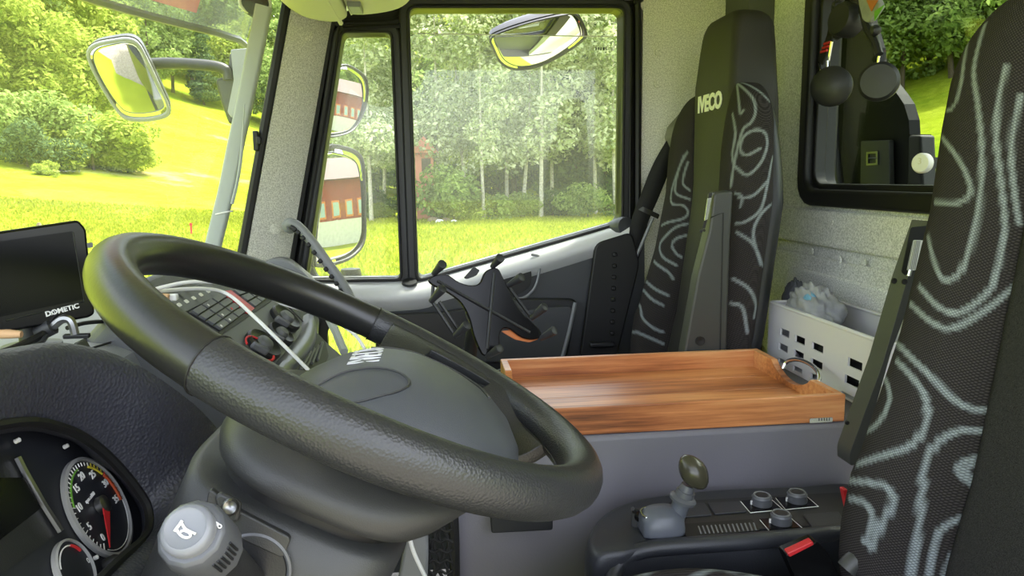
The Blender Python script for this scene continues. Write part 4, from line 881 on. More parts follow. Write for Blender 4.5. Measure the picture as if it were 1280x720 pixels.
# spoke plate between pad and rim, with the thumb slits and the lower opening left open
ha = np.degrees(np.arctan2(hub[:, 1], hub[:, 0])); hr = np.linalg.norm(hub, axis=1); o_ = np.argsort(ha); ha, hr = ha[o_], hr[o_]
def pad_r(a): return np.interp(a, ha, hr, period=360)
PH = np.concatenate([np.linspace(3, 16, 7), np.linspace(16, 46, 16)[1:], np.linspace(46, 76, 12)[1:], np.linspace(76, 104, 15)[1:], np.linspace(104, 134, 12)[1:], np.linspace(134, 164, 16)[1:], np.linspace(164, 177, 7)[1:]])
SS = np.array([-.06, 0, .10, .2, .3, .4, .5, .6, .7, .8, .9, 1.0]); V = []; F = []; NS = len(SS)
for a in PH:
    r0 = pad_r(a)
    for s in SS:
        mm = min(a, 180 - a); bl = min(max((66 - mm) / 18, 0), 1); bl = bl * bl * (3 - 2 * bl); r = r0 + ((.200 + .006 * bl) - r0) * s; t = max(s, 0)
        h = (1 - bl) * (-.034 + .030 * t ** 1.6 - .004 * math.sin(math.pi * t)) + bl * (-.034 + .047 * (1 - (1 - t) ** 1.8)); V.append(wp(r * math.cos(math.radians(a)), r * math.sin(math.radians(a)), h))
for i in range(len(PH) - 1):
    m = (PH[i] + PH[i + 1]) / 2; mm = min(m, 180 - m)
    for j in range(NS - 1):
        s = (SS[j] + SS[j + 1]) / 2
        if 20 < mm < 44 and .50 < s < .70: continue
        if mm > 76.5 and .10 < s < .92: continue
        F.append((i * NS + j, i * NS + j + 1, (i + 1) * NS + j + 1, (i + 1) * NS + j))
o = make('spoke_plate', (np.array(V), F), 'rim_leather', sw, sharp=0); md = o.modifiers.new('thickness', 'SOLIDIFY'); md.thickness = .014; md.offset = -1; md2 = o.modifiers.new('bevel', 'BEVEL'); md2.width = .003; md2.segments = 2; md2.limit_method = 'ANGLE'

# column shroud below the wheel
def shroud(rows, n=56, ex=3.0):
    R = []; t = np.arange(n) * 2 * np.pi / n
    for h, au, v0, v1 in rows:
        c, av = (v0 + v1) / 2, (v1 - v0) / 2; u = au * np.sign(np.cos(t)) * np.abs(np.cos(t)) ** (2 / ex); v = c + av * np.sign(np.sin(t)) * np.abs(np.sin(t)) ** (2 / ex)
        R.append([wp(a, b, h) for a, b in zip(u, v)])
    return loft(R)
sc = thing('steering_column', 'dark grey steering column shroud below the wheel', 'steering column', wp(0, 0, -.45))
make('upper_shroud', shroud([(-.042, .090, -.052, .145), (-.055, .122, -.072, .138), (-.068, .134, -.080, .126), (-.080, .138, -.082, .116), (-.088, .134, -.079, .108), (-.092, .122, -.072, .100)]), 'column_plastic', sc, sharp=60)
make('shroud_gap', shroud([(-.085, .116, -.070, .092), (-.112, .116, -.070, .092)]), 'black_rubber', sc)
make('lower_cover', shroud([(-.102, .120, -.082, .090), (-.107, .128, -.088, .096), (-.15, .130, -.086, .096), (-.30, .125, -.08, .09), (-.46, .11, -.07, .08)], ex=4.5), 'column_plastic', sc, sharp=60)
F_ = nrm(np.array(-WE1)); 
def cvp(x, y, u=-.1415): return on(x, y, wp(u, 0, -.2), WE1)
make('collar', prism(rounded([cvp(x, y, -.130) for x, y in ((264, 606), (300, 634), (366, 668), (356, 694), (300, 668), (258, 642))], .004), -WE1 * .006), 'column_plastic', sc, bevel=.002)
make('switch_recess', prism(spl([cvp(316 + 44 * math.cos(a), 712 + 42 * math.sin(a), -.131) for a in np.linspace(0, 2 * np.pi, 24, endpoint=False)], 48, True), -WE1 * .003), 'black_plastic', sc, bevel=.001)
make('recess_rim', tube(spl([cvp(316 + 46 * math.cos(a), 712 + 44 * math.sin(a), -.135) for a in np.linspace(-2.6, .9, 16)], 40), .0018, 6), 'knob_grey', sc)
make('screw_boss', prism(rounded([cvp(x, y, -.134) for x, y in ((270, 618), (278, 612), (304, 624), (300, 648), (292, 650), (276, 640))], .004), -WE1 * .006), 'column_plastic', sc, bevel=.002)
make('screw', lathe([(.006, 0), (.006, .004), (.0045, .006), (.002, .004), (0, .004)], cvp(288, 634, -.140), -WE1 + WN * .4, 16), 'dull_metal', sc)

# horn stalk
e_ = at(236, 664, Y=.405); b_ = at(330, 742, Y=.53); ax = nrm(e_ - b_)
hs_ = thing('horn_stalk', 'grey control stalk with white horn symbol on its end button', 'stalk', b_)
make('stem', tube([b_, e_ - ax * .035], [.010, .014], 16), 'black_plastic', hs_)
make('grip', lathe([(.012, -.050), (.0185, -.044), (.0200, -.030), (.0205, -.012), (.0195, -.006), (.0185, -.003), (.0150, -.002), (0, -.002)], e_, ax, 12), 'knob_grey', hs_, sharp=30, bevel=.0015)
bt_ = make('button', lathe([(.0148, -.003), (.0148, .003), (.0135, .0052), (.0115, .0060), (.0105, .0052), (0, .0054)], e_, ax, 28), 'button_grey', hs_)
bf = frame(ax)
def bpt(a, b, h=.0064): return e_ + bf[:, 0] * a + bf[:, 1] * b + ax * h
def hp2(x, y, h=.0060): return on(195 + x / 8, 630 + y / 8, e_ + ax * h, ax)
make('horn_symbol', tube([hp2(*q) for q in ((262, 165), (240, 200), (205, 245), (185, 275))], .0009, 5), 'white_print', bt_)
make('horn_symbol', tube(spl([hp2(*q) for q in ((255, 190), (290, 245), (340, 275), (395, 298))], 12), .0008, 5), 'white_print', bt_)
make('horn_symbol', tube(spl([hp2(*q) for q in ((205, 255), (235, 300), (275, 330), (320, 335), (345, 315), (330, 285), (280, 265), (245, 275))], 24), .0008, 5), 'white_print', bt_)
make('grip_mark', prism([hp2(x, y, -.0018) for x, y in ((588, 165), (640, 200), (610, 222))], ax * .0006), 'white_print', hs_, smooth=False)
make('grip_mark', tube([hp2(636 + 18 * math.cos(t), 222 + 18 * math.sin(t), -.0012) for t in np.linspace(0, 2 * np.pi, 12, endpoint=False)], .0004, 4, closed=True), 'white_print', hs_)
for k in range(6): make('grip_rib', box(e_ - ax * (.020 + .0) + (bf[:, 0] * math.cos(-.9 + k * .14) + bf[:, 1] * math.sin(-.9 + k * .14)) * .0203, (.0012, .0012, .016), frame(ax)), 'black_plastic', hs_)
# net pocket and loose white wire by the tunnel
np_ = thing('net_pocket', 'black elastic net pocket on the tunnel below the wheel', 'net', at(545, 760, Y=1.05))
for k in range(7):
    x0 = 528 + k * 6; make('cord', tube(spl([at(x0 + 4 * math.sin(j * 2.1 + k * 1.7), 640 + j * 14, Y=1.045) for j in range(10)], 30), .0028, 5), 'strap_black', np_)
for j in range(8): make('cross_cord', tube(spl([at(526 + i * 8, 648 + j * 13 + 4 * ((i + j) % 2), Y=1.042) for i in range(6)], 14), .0022, 5), 'strap_black', np_)
make('border', tube([at(566, 630, Y=1.05), at(568, 680, Y=1.05), at(569, 760, Y=1.05)], .008, 8), 'black_rubber', np_)
tag(make('side_pocket', prism(rounded([at(x, y, Y=1.02) for x, y in ((508, 668), (534, 640), (536, 690), (532, 770), (490, 770))], .02), (0, .02, 0)), 'dash_light', bevel=.006), 'pale grey moulded panel behind the loose white wire', 'panel')
cable('loose_wire', 'loose white wire hanging down below the steering wheel', [at(x, y, Y=.98) for x, y in ((508, 650), (512, 672), (517, 690), (525, 708), (534, 726))], .003)

# ================================================================== TUNNEL, TRAY, CRATE
tn = thing('engine_tunnel', 'purple grey panelled engine tunnel between the seats', 'tunnel', (.47, 1.26, 1.15))
make('body', box((.475, 1.265, 1.545), (.91, .345, .79)), 'tunnel_grey', tn, bevel=.008)
pp = [at(x, y, Y=1.068) for x, y in ((612, 640), (690, 640), (690, 660), (614, 664))]
tag(make('black_socket_plate', prism(rounded(pp, .004), (0, -.008, 0)), 'black_plastic', bevel=.002), 'small black rectangular plate on the tunnel side under the wheel rim', 'plate')
tray = thing('serving_tray', 'brown acacia wood serving tray with metal handles on the tunnel', 'tray', (.40, 1.265, 1.941))
tx0, tx1, ty0, ty1, tz0, tz1, tw = .132, .672, 1.098, 1.430, 1.941, 1.987, .013
n_p = 4
for k in range(n_p):
    y0 = ty0 + .004 + (ty1 - ty0 - .008) * k / n_p; y1 = ty0 + .004 + (ty1 - ty0 - .008) * (k + 1) / n_p
    make('plank', box(((tx0 + tx1) / 2, (y0 + y1) / 2, tz0 + .006 + .0003 * (k % 2)), (tx1 - tx0 - .008, y1 - y0 - .0012, .010)), 'tray_wood', tray, bevel=.001)
make('long_wall', box(((tx0 + tx1) / 2, ty0 + tw / 2, (tz0 + tz1) / 2), (tx1 - tx0, tw, tz1 - tz0)), 'tray_wood', tray, bevel=.0015)
make('long_wall', box(((tx0 + tx1) / 2, ty1 - tw / 2, (tz0 + tz1) / 2), (tx1 - tx0, tw, tz1 - tz0)), 'tray_wood', tray, bevel=.0015)
yc = (ty0 + ty1) / 2
pr = [(ty0 + tw, tz0), (ty1 - tw, tz0), (ty1 - tw, tz1)] + [(yc + .075 - .15 * t, tz1 - .026 * math.sin(math.pi * t) ** .7) for t in np.linspace(0, 1, 17)] + [(ty0 + tw, tz1)]
for x, s in ((tx0, 1), (tx1 - tw, 1)):
    make('end_wall', prism([(x, y, z) for y, z in pr], (tw, 0, 0)), 'tray_wood', tray, bevel=.001)
for x, s in ((tx0 - .001, -1), (tx1 + .001, 1)):
    hp_ = spl([(x + s * .004, yc + .062, tz1 - .016), (x + s * .012, yc + .06, tz1 - .002), (x + s * .018, yc + .035, tz1 + .008), (x + s * .02, yc, tz1 + .011), (x + s * .018, yc - .035, tz1 + .008), (x + s * .012, yc - .06, tz1 - .002), (x + s * .004, yc - .062, tz1 - .016)], 30)
    make('handle', tube(hp_, .0042, 10), 'chrome', tray, label='curved polished metal handle')
lb = make('name_plate', plate(at(1026, 525, Y=ty0 - .0008), (0, -1, 0), (0, 0, 1), .040, .008, .002, .0012), 'silver', tray)
for k in range(5): make('engraving', box(at(1024 + k * 3.2, 524.6 - k * .15, Y=ty0 - .0022), (.0012, .0006, .0045)), 'mirror_housing', lb)
# crate
cr = thing('storage_crate', 'white perforated plastic crate against the rear wall', 'crate', (.815, 1.32, 1.94))
cx, cz0, cz1 = .738, 1.942, 2.066; cy0, cy1 = 1.10, 1.515
holes = []
for px, py, w, h in ((982, 416, .036, .013), (1001, 425, .036, .013), (1023, 434.5, .038, .013), (980, 434.5, .036, .013), (999.5, 443.5, .036, .013), (1022, 455, .038, .013), (979, 453, .034, .012), (998, 463, .034, .012), (1021, 473, .036, .012), (1070, 455.5, .040, .014), (1066, 477, .040, .014), (1061, 498, .038, .014)):
    p = at(px, py, X=cx); w *= 1.1; h *= 1.15; holes.append((p[1] - w / 2, p[1] + w / 2, p[2] - h / 2, p[2] + h / 2))
YE = sorted(set([cy0, cy1] + [v for h in holes for v in h[:2]])); ZE = sorted(set([cz0, cz1] + [v for h in holes for v in h[2:]]))
vid = {}; V = []; F = []
def vv(i, j):
    if (i, j) not in vid: vid[(i, j)] = len(V); V.append((cx, YE[i], ZE[j]))
    return vid[(i, j)]
for i in range(len(YE) - 1):
    for j in range(len(ZE) - 1):
        y, z = (YE[i] + YE[i + 1]) / 2, (ZE[j] + ZE[j + 1]) / 2
        if not any(a < y < b and c < z < d for a, b, c, d in holes): F.append((vv(i, j), vv(i + 1, j), vv(i + 1, j + 1), vv(i, j + 1)))
fw = make('front_wall', (np.array(V), F), 'crate_white', cr, smooth=False); md = fw.modifiers.new('thickness', 'SOLIDIFY'); md.thickness = .004; md.offset = 0
make('side_wall', box((.81, cy1, (cz0 + cz1) / 2), (.145, .004, cz1 - cz0)), 'crate_white', cr); make('side_wall', box((.81, cy0, (cz0 + cz1) / 2), (.145, .004, cz1 - cz0)), 'crate_white', cr)
make('back_wall', box((.882, (cy0 + cy1) / 2, (cz0 + cz1) / 2), (.004, cy1 - cy0, cz1 - cz0)), 'crate_white', cr); make('crate_floor', box((.81, (cy0 + cy1) / 2, cz0 + .003), (.145, cy1 - cy0, .004)), 'crate_white', cr)
o = [(cx - .004, cy0 - .004, cz1), (cx - .004, cy1 + .004, cz1), (.886, cy1 + .004, cz1), (.886, cy0 - .004, cz1)]; i_ = [(cx + .006, cy0 + .006, cz1), (cx + .006, cy1 - .006, cz1), (.876, cy1 - .006, cz1), (.876, cy0 + .006, cz1)]
make('top_rim', ring_plate(rounded([np.array(p) for p in o], .012), rounded([np.array(p) for p in i_], .008), (0, 0, .006)), 'crate_white', cr, bevel=.002)
def blob(c, r, seed, amp=.25, n=26):
    rg = np.random.default_rng(seed); k = rg.normal(0, 3.0, (6, 3)); ph = rg.uniform(0, 6.28, 6); rings = []
    for a in np.linspace(.05, math.pi - .05, n):
        row = []
        for b in np.linspace(0, 2 * np.pi, n, endpoint=False):
            d = np.array([math.sin(a) * math.cos(b), math.sin(a) * math.sin(b), math.cos(a)]); s = 1 + amp * sum(abs(math.sin(q.dot(d) * 1.3 + f)) - .5 for q, f in zip(k, ph)) / 2.4
            row.append(np.asarray(c) + d * np.asarray(r) * s)
        rings.append(row)
    return loft(rings)
cz = at(1015, 385, X=.80)
tag(make('grey_cloth', blob(at(1018, 392, X=.79), (.045, .062, .050), 3, .34, 40), 'cloth_grey', sharp=0), 'crumpled light grey cloth sticking out of the white crate', 'cloth')
tag(make('crate_shade_filler', blob(((.81, 1.31, 1.99)), (.06, .19, .045), 21, .12), 'black_rubber', sharp=0), 'dark filler added inside the white crate to shade its holes', 'cloth')  # dark body added so the crate holes look shaded
tag(make('dark_bottle', blob(at(993, 382, X=.80), (.022, .026, .052), 5, .25), 'cloth_dark', sharp=0), 'dark wrapped bundle at the left end of the white crate', 'bundle')
tag(make('blue_wrapper', blob(at(1012, 380, X=.768), (.012, .018, .022), 9, .2), 'cloth_blue', sharp=0), 'small pale blue printed wrapper on the grey cloth', 'wrapper')

# ================================================================== DRIVER SIDE CONSOLE
CZ = 1.85
con = thing('hand_brake_console', 'black side console with parking brake lever and knobs beside the driver seat', 'console', (.46, .98, 1.5))
def cp_(x, y, h=0): return at(x, y, Z=CZ + h)
oc = [cp_(x, y) for x, y in ((1075, 606), (1000, 607), (900, 611), (840, 617), (795, 624), (762, 637), (742, 654), (735, 675), (745, 690), (775, 690), (810, 684), (900, 677), (1000, 668), (1085, 660))]
oc = spl(oc, 60, True); cc = oc.mean(0); rings = []
for s, dz in ((1.03, -.30), (1.03, -.05), (1.025, -.022), (1.0, -.008), (.97, -.001), (.93, 0)):
    rings.append([cc + (p - cc) * s + (0, 0, dz) for p in oc])
make('body', loft(rings), 'console_black', con, sharp=60)
lip = spl([cp_(x, y, dz) for x, y, dz in ((762, 745, -.05), (768, 715, -.03), (782, 697, -.016), (810, 687, -.008), (860, 682, -.005), (930, 677, -.005), (1000, 671, -.005), (1090, 662, -.005))], 40)
make('front_lip', tube(lip, .012, 10), 'console_black', con)
make('panel', prism(rounded([cp_(x, y, .001) for x, y in ((835, 628), (1060, 616), (1062, 656), (850, 668))], .006), (0, 0, .002)), 'black_plastic', con, bevel=.001)
for q in (((846, 632), (880, 630), (890, 645), (850, 648)), ((884, 630), (926, 628), (934, 641), (893, 644)), ((1004, 645), (1048, 641), (1058, 658), (1016, 662))):
    make('blank_cover', prism(rounded([cp_(x, y, .003) for x, y in q], .003), (0, 0, .0025)), 'console_black', con, bevel=.001)
gr = make('vent_plate', prism([cp_(x, y, .003) for x, y in ((852, 656), (940, 650), (950, 664), (858, 673))], (0, 0, .0015)), 'black_rubber', con)
for k in range(14):
    x = 873 + k * 5.3; y = 658 - k * .33; make('vent_rib', tube([cp_(x, y, .005), cp_(x + 3.5, y + 9, .005)], .0012, 5), 'grey_trim', gr)
for px, py in ((952, 627), (996, 623), (976, 650)):
    bz = make('bezel', prism([cp_(px + dx, py + dy, .003) for dx, dy in ((-26, 0), (12, -3), (27, 10), (-14, 14))], (0, 0, .002)), 'black_gloss', con)
    make('bezel_line', tube([cp_(px + dx, py + dy, .0055) for dx, dy in ((12, -3), (27, 10), (-14, 14), (-26, 0))], .0007, 4), 'white_print', bz)
    c = cp_(px, py + 3, .005)
    kn = make('knob', lathe([(.0150, 0), (.0155, .003), (.0140, .008), (.0150, .011), (.0135, .014), (0, .0145)], c, (0, 0, 1), 26), 'knob_grey', con)
    make('knob_inset', lathe([(.009, .0147), (.0088, .0152), (0, .0155)], c, (0, 0, 1), 20), 'black_plastic', kn)
    make('rim_line', tube([c + np.array([.0118 * math.cos(q), .0118 * math.sin(q), .0146]) for q in np.linspace(0, 2 * np.pi, 24, endpoint=False)], .0009, 5, closed=True), 'grey_trim', kn)
    make('pointer', box(c + np.array([-.0155, .001, .003]), (.003, .002, .006)), 'white_print', kn)
# parking brake lever
hb_ = thing('parking_brake', 'grey parking brake lever with olive black knob on the side console', 'lever', cp_(828, 665))
F2 = np.array([nrm((.55, .83, 0)), nrm((-.83, .55, 0)), (0, 0, 1)]).T
c = cp_(826, 664, .0); rings = []
for s in np.linspace(-1, 1, 9):
    k = math.sqrt(max(1 - .55 * abs(s) ** 3, .1))
    rings.append([c + np.array([s * .030, 0, 0]) + np.array([0, y * k, z * k]) for y, z in [(-.026, 0), (-.027, .016), (-.021, .030), (-.008, .038), (.008, .038), (.021, .030), (.027, .016), (.026, 0)]])
make('housing', loft(rings), 'lever_grey', hb_, sharp=60, bevel=.003)
a_ = at(843, 652, Y=.945); b2 = at(858, 612, Y=.94); ax2 = nrm(b2 - a_); L2 = np.linalg.norm(b2 - a_)
make('stem', tube([a_ - ax2 * .012, a_ + ax2 * L2 * .75], [.0125, .0120], 18), 'lever_grey', hb_)
make('collar', lathe([(.0125, .0), (.0185, .002), (.019, .006), (.016, .009), (.0135, .010), (.013, .018)], a_ + ax2 * L2 * .62, ax2, 22), 'knob_grey', hb_)
make('neck', tube([a_ + ax2 * L2 * .8, a_ + ax2 * L2 * 1.15], [.0125, .0095], 16), 'knob_grey', hb_)
kc_ = at(867, 590, Y=.935); up2 = nrm(at(856, 573, Y=.94) - at(880, 608, Y=.925)); fn2 = nrm(np.cross(up2, nrm((.45, 1, .15)))); sd2 = np.cross(fn2, up2); rings = []
for t in np.linspace(.02, .98, 14):
    k = math.sin(math.pi * t) ** .55; rings.append([kc_ + up2 * (.027 - .054 * t) + fn2 * (.0185 * k * math.cos(a)) + sd2 * (.019 * k * math.sin(a)) for a in np.linspace(0, 2 * np.pi, 20, endpoint=False)])
make('knob', loft(rings), 'lever_head', hb_, sharp=0)
rg = [cp_(810, 641, .030) + np.array([.010 * math.cos(a), .010 * math.sin(a), .003 * math.sin(a)]) for a in np.linspace(0, 2 * np.pi, 20, endpoint=False)]
kr = thing('key_ring', 'small metal ring on the parking brake housing', 'ring', cp_(810, 645, .02)); make('ring', tube(rg, .0016, 6, closed=True), 'silver', kr)
lt = thing('latch_clip', 'small black upright clip left of the parking brake', 'clip', cp_(797, 650))
make('clip', plate(cp_(797, 648, .010), (-.5, -.8, .2), (0, 0, 1), .016, .030, .005, .006), 'black_plastic', lt, bevel=.001); make('clip_tongue', tube([cp_(793, 640, .025), cp_(791, 636, .036)], .003, 6), 'black_plastic', lt)
make('clip_wheel', lathe([(.008, 0), (.008, .008), (.004, .01)], cp_(799, 645, .016), (.3, -1, .1), 14), 'black_gloss', lt)
# belt buckle
bk = thing('belt_buckle', 'black seat belt buckle with red release button at the driver seat', 'buckle', at(1020, 745, Y=.82))
bo = [at(x, y, Y=.815) for x, y in ((982, 694), (1022, 677), (1034, 690), (1062, 745), (1005, 745))]
make('body', prism(rounded(bo, .004), (0, .022, 0)), 'black_gloss', bk, bevel=.003)
make('release_button', prism(rounded([at(x, y, Y=.813) for x, y in ((984, 692), (1016, 677), (1018, 681), (987, 697))], .002), (0, .010, .001)), 'red_plastic', bk, bevel=.001)
tag(make('belt_stalk', tube(spl([at(x, y, Y=.80) for x, y in ((1058, 712), (1070, 700), (1085, 698), (1100, 712), (1108, 745))], 14), .013, 10), 'armrest_grey'), 'grey plastic belt anchor loop between console and driver seat', 'belt anchor')
tag(make('red_lever', prism(rounded([at(x, y, Y=.90) for x, y in ((1054, 612), (1060, 612), (1064, 636), (1060, 640))], .002), (0, .01, 0)), 'red_plastic', bevel=.001), 'thin red lever at the edge of the driver seat', 'lever')

# ================================================================== TABLET HOLDER
TP = at(615, 385, Y=1.30); TN = nrm((.22, -.93, .28))
def tk(x, y, h=0.0): return on(520 + x / 4.5, 300 + y / 4.5, TP + TN * h, TN)
th = thing('tablet_holder', 'black cross shaped tablet holder with rubber tipped fingers', 'holder', at(600, 450, Y=1.34))
xo = [(75, 215), (120, 195), (180, 195), (240, 235), (310, 255), (360, 240), (385, 185), (420, 160), (462, 160), (488, 205), (520, 270), (560, 350), (620, 430), (680, 480), (708, 530), (690, 555), (640, 560), (590, 545), (530, 502), (490, 500), (470, 540), (468, 590), (420, 640), (380, 648), (350, 600), (320, 520), (300, 440), (250, 350), (170, 290), (110, 262), (78, 240)]
make('cross_plate', prism(spl([tk(x, y) for x, y in xo], 90, True), -TN * .008), 'black_gloss', th, bevel=.002)
for a, b in (((120, 230), (640, 520)), ((440, 185), (400, 610))): make('plate_rib', tube([tk(*a, .0), tk((a[0] + b[0]) / 2, (a[1] + b[1]) / 2, .002), tk(*b, .0)], .003, 6), 'black_plastic', th)
for (bx, by), (ex, ey) in (((100, 190), (150, 135)), ((430, 150), (475, 100)), ((520, 255), (595, 208)), ((650, 440), (725, 374)), ((700, 555), (780, 508)), ((400, 655), (472, 608)), ((220, 540), (288, 478)), ((85, 345), (150, 272))):
    p0, p1 = tk(bx, by, -.004), tk(ex, ey, .028); d = nrm(p1 - p0); L = np.linalg.norm(p1 - p0)
    make('finger', lathe([(.005, 0), (.006, L * .3), (.0085, L * .9), (.0085, L), (.006, L + .001), (0, L + .001)], p0, d, 12), 'mirror_housing', th)
for a, b in (((100, 200), (90, 345)), ((90, 345), (220, 540)), ((130, 345), (235, 500)), ((520, 262), (650, 440)), ((535, 330), (600, 400))):
    make('slide_rail', tube([tk(*a, -.008), tk(*b, -.008)], .0032, 6), 'black_plastic', th)
make('ball_mount', lathe([(0, -.04), (.02, -.035), (.024, -.02), (.02, -.008), (.03, -.006), (.03, 0)], tk(370, 400, -.006), TN, 18), 'black_plastic', th)
make('arm', tube(spl([tk(360, 410, -.04), at(590, 420, Y=1.38), at(585, 455, Y=1.40), at(560, 500, Y=1.40), at(520, 560, Y=1.38)], 20), .013, 10), 'black_plastic', th)
make('orange_pad', prism(rounded([tk(x, y, -.010) for x, y in ((480, 512), (540, 505), (600, 548), (690, 558), (640, 575), (560, 560), (500, 525))], .004), -TN * .004), 'orange_plastic', th)
make('clip', prism(rounded([tk(x, y, -.03) for x, y in ((272, 210), (325, 150), (360, 170), (340, 200), (290, 218))], .003), -TN * .006), 'black_plastic', th)
# ================================================================== SEATS
ZK = [1.74, 1.80, 1.91, 2.00, 2.15, 2.30, 2.45, 2.55, 2.70]
XK = [.575, .595, .612, .632, .650, .668, .668, .667, .680]
def xc(z): return np.interp(z, ZK, XK)
def backrest_bolster(cy, dx, s):
    """side bolster, s=+1 towards the passenger door; dense grid so the woven swirls can be drawn on it"""
    prof = spl([(.112, 0, .035), (.113, 0, .010), (.124, -.30, 0), (.150, -.82, 0), (.182, -1.0, 0), (.212, -.90, 0), (.236, -.48, .002), (.250, -.08, .012), (.254, 0, .028), (.248, 0, .044), (.225, 0, .056), (.20, 0, .060)], 92)
    zs = np.concatenate([np.linspace(1.76, 2.44, 170), 2.44 + .105 * np.sin(np.linspace(0, np.pi / 2, 34))[1:]])
    rows = []
    for z in zs:
        p = np.interp(z, [1.76, 1.86, 1.97, 2.15, 2.40, 2.545], [.045, .070, .080, .050, .036, .015])
        top = 1 if z < 2.44 else math.sqrt(max(1 - ((z - 2.44) / .1055) ** 2, 0))
        wq = np.interp(z, [1.76, 1.9, 2.1, 2.3, 2.44], [.97, 1.03, 1.01, .98, .95])
        r = []
        for w, a, b in prof:
            y = .112 + max(w * wq - .112, 0) * (.15 + .85 * top)
            r.append((xc(z) + dx + a * p * (.3 + .7 * top) + b * (.5 + .5 * top) + .02 * (1 - top), cy + s * y, z))
        rows.append(r)
    return np.array(rows)
def draw_swirls(o, lines3d, half=None, flat=False):
    me = o.data; base = root_loc(o); V = np.empty(len(me.vertices) * 3); me.vertices.foreach_get('co', V); V = V.reshape(-1, 3) + base
    D = np.full(len(V), 9.0)
    if flat: V = V * (1, 1, 0); lines3d = [q * (1, 1, 0) for q in lines3d]
    for L in lines3d:
        for a, b in zip(L[:-1], L[1:]):
            ab_ = b - a; q = ab_ @ ab_ + 1e-12; t = np.clip(((V - a) @ ab_) / q, 0, 1); D = np.minimum(D, np.linalg.norm(V - a - t[:, None] * ab_, axis=1))
    if half is None: half = np.interp(V[:, 2], [1.9, 2.1, 2.3], [.0040, .0036, .0027])
    w = np.clip((half + .0012 - D) / .0024, 0, 1)
    at_ = me.attributes.new('swirl', 'FLOAT', 'POINT'); at_.data.foreach_set('value', w.astype(np.float32))
def to_surface(o, lines, n=36):
    base = Vector(root_loc(o)); me = o.data
    bvh = BVHTree.FromPolygons([v.co + base for v in me.vertices], [p.vertices[:] for p in me.polygons])
    out = []
    for L in lines:
        run = []
        for x, y in spl(L, n):
            h = bvh.ray_cast(Vector(CAM), Vector(ray(x, y)).normalized())[0]
            if h is None or (run and (h - Vector(run[-1])).length > .05):
                if len(run) > 1: out.append(np.array(run))
                run = []
            if h is not None: run.append(np.array(h))
        if len(run) > 1: out.append(np.array(run))
    return out
def sx(pts, s, o): return [(o[0] + x / s, o[1] + y / s) for x, y in pts]
drv = [[(1240, 5), (1225, 50), (1217, 90), (1222, 130), (1227, 185), (1225, 250), (1215, 300), (1200, 340), (1180, 350), (1167, 325), (1160, 295)],
 [(1217, 30), (1207, 65), (1200, 110), (1190, 135), (1175, 137), (1163, 131)], [(1189, 65), (1185, 85), (1177, 102), (1169, 111)],
 [(1163, 152), (1180, 175), (1200, 202), (1212, 230), (1211, 245), (1195, 254), (1163, 252)],
 [(1258, 82), (1249, 120), (1245, 170), (1251, 225), (1256, 280), (1250, 325), (1245, 342), (1236, 364), (1202, 390), (1175, 385), (1149, 358)],
 [(1275, 352), (1265, 361), (1233, 387), (1191, 410), (1165, 403), (1138, 380)], [(1276, 120), (1268, 155), (1264, 190), (1268, 240), (1274, 280)],
 [(1115, 422), (1138, 446), (1165, 472), (1191, 498), (1212, 510), (1236, 512)], [(1109, 440), (1138, 469), (1157, 498), (1157, 530), (1138, 557), (1096, 572), (1067, 583), (1060, 599)],
 [(1095, 461), (1109, 480), (1111, 504), (1096, 530), (1070, 549), (1062, 567)], [(1083, 488), (1074, 520), (1066, 546)],
 [(1062, 601), (1086, 603), (1109, 609), (1116, 628), (1101, 657), (1088, 686)], [(1062, 623), (1080, 628), (1090, 644), (1086, 668), (1080, 678)],
 [(1231, 538), (1202, 538), (1175, 551), (1157, 578), (1152, 625), (1146, 678), (1138, 720)], [(1226, 572), (1204, 578), (1199, 591), (1220, 609)], [(1226, 578), (1210, 584), (1208, 592), (1222, 602)],
 [(1217, 646), (1191, 652), (1170, 673), (1162, 720)], [(1212, 686), (1191, 694), (1181, 720)]]
pf = [sx(L, 2.4, (760, 140)) for L in ([(238, 120), (215, 165), (203, 215), (205, 245), (245, 262)], [(228, 130), (205, 190), (190, 240), (192, 275), (225, 280), (240, 300), (225, 320), (170, 335), (130, 370), (120, 410), (140, 450), (180, 480), (195, 500)],
 [(240, 150), (230, 180), (225, 215), (245, 235)], [(240, 335), (205, 345), (175, 370), (155, 400), (165, 435), (205, 460)], [(235, 370), (205, 380), (192, 400), (205, 425), (220, 435)], [(55, 525), (90, 520), (130, 560), (165, 580)], [(62, 500), (95, 495), (140, 530), (180, 550)],
 [(42, 620), (50, 580), (75, 555), (95, 580), (105, 620), (140, 650), (165, 660)], [(50, 670), (80, 660), (120, 675), (165, 695)])]
pn = [sx(L, 2.4, (840, 0)) for L in ([(178, 240), (215, 265), (245, 300), (250, 340), (235, 370), (215, 385), (200, 430), (185, 500), (176, 560)], [(185, 245), (230, 255), (280, 290), (312, 340), (316, 400), (300, 480), (285, 560), (265, 630), (220, 665), (192, 670)],
 [(195, 255), (200, 300), (205, 340), (215, 330)], [(181, 340), (190, 400), (181, 460), (186, 500)], [(190, 500), (225, 525), (265, 490), (285, 440), (280, 400), (250, 390), (215, 410), (205, 450), (225, 465), (265, 445)], [(190, 580), (210, 590), (205, 620)])]
pn += [sx(L, 1.637, (740, 0)) for L in ([(376, 410), (345, 440), (330, 480), (345, 540)], [(296, 475), (330, 500), (352, 550)], [(288, 570), (320, 590), (335, 620), (332, 650)], [(284, 620), (308, 630), (318, 680)], [(300, 405), (330, 400), (360, 370)])]

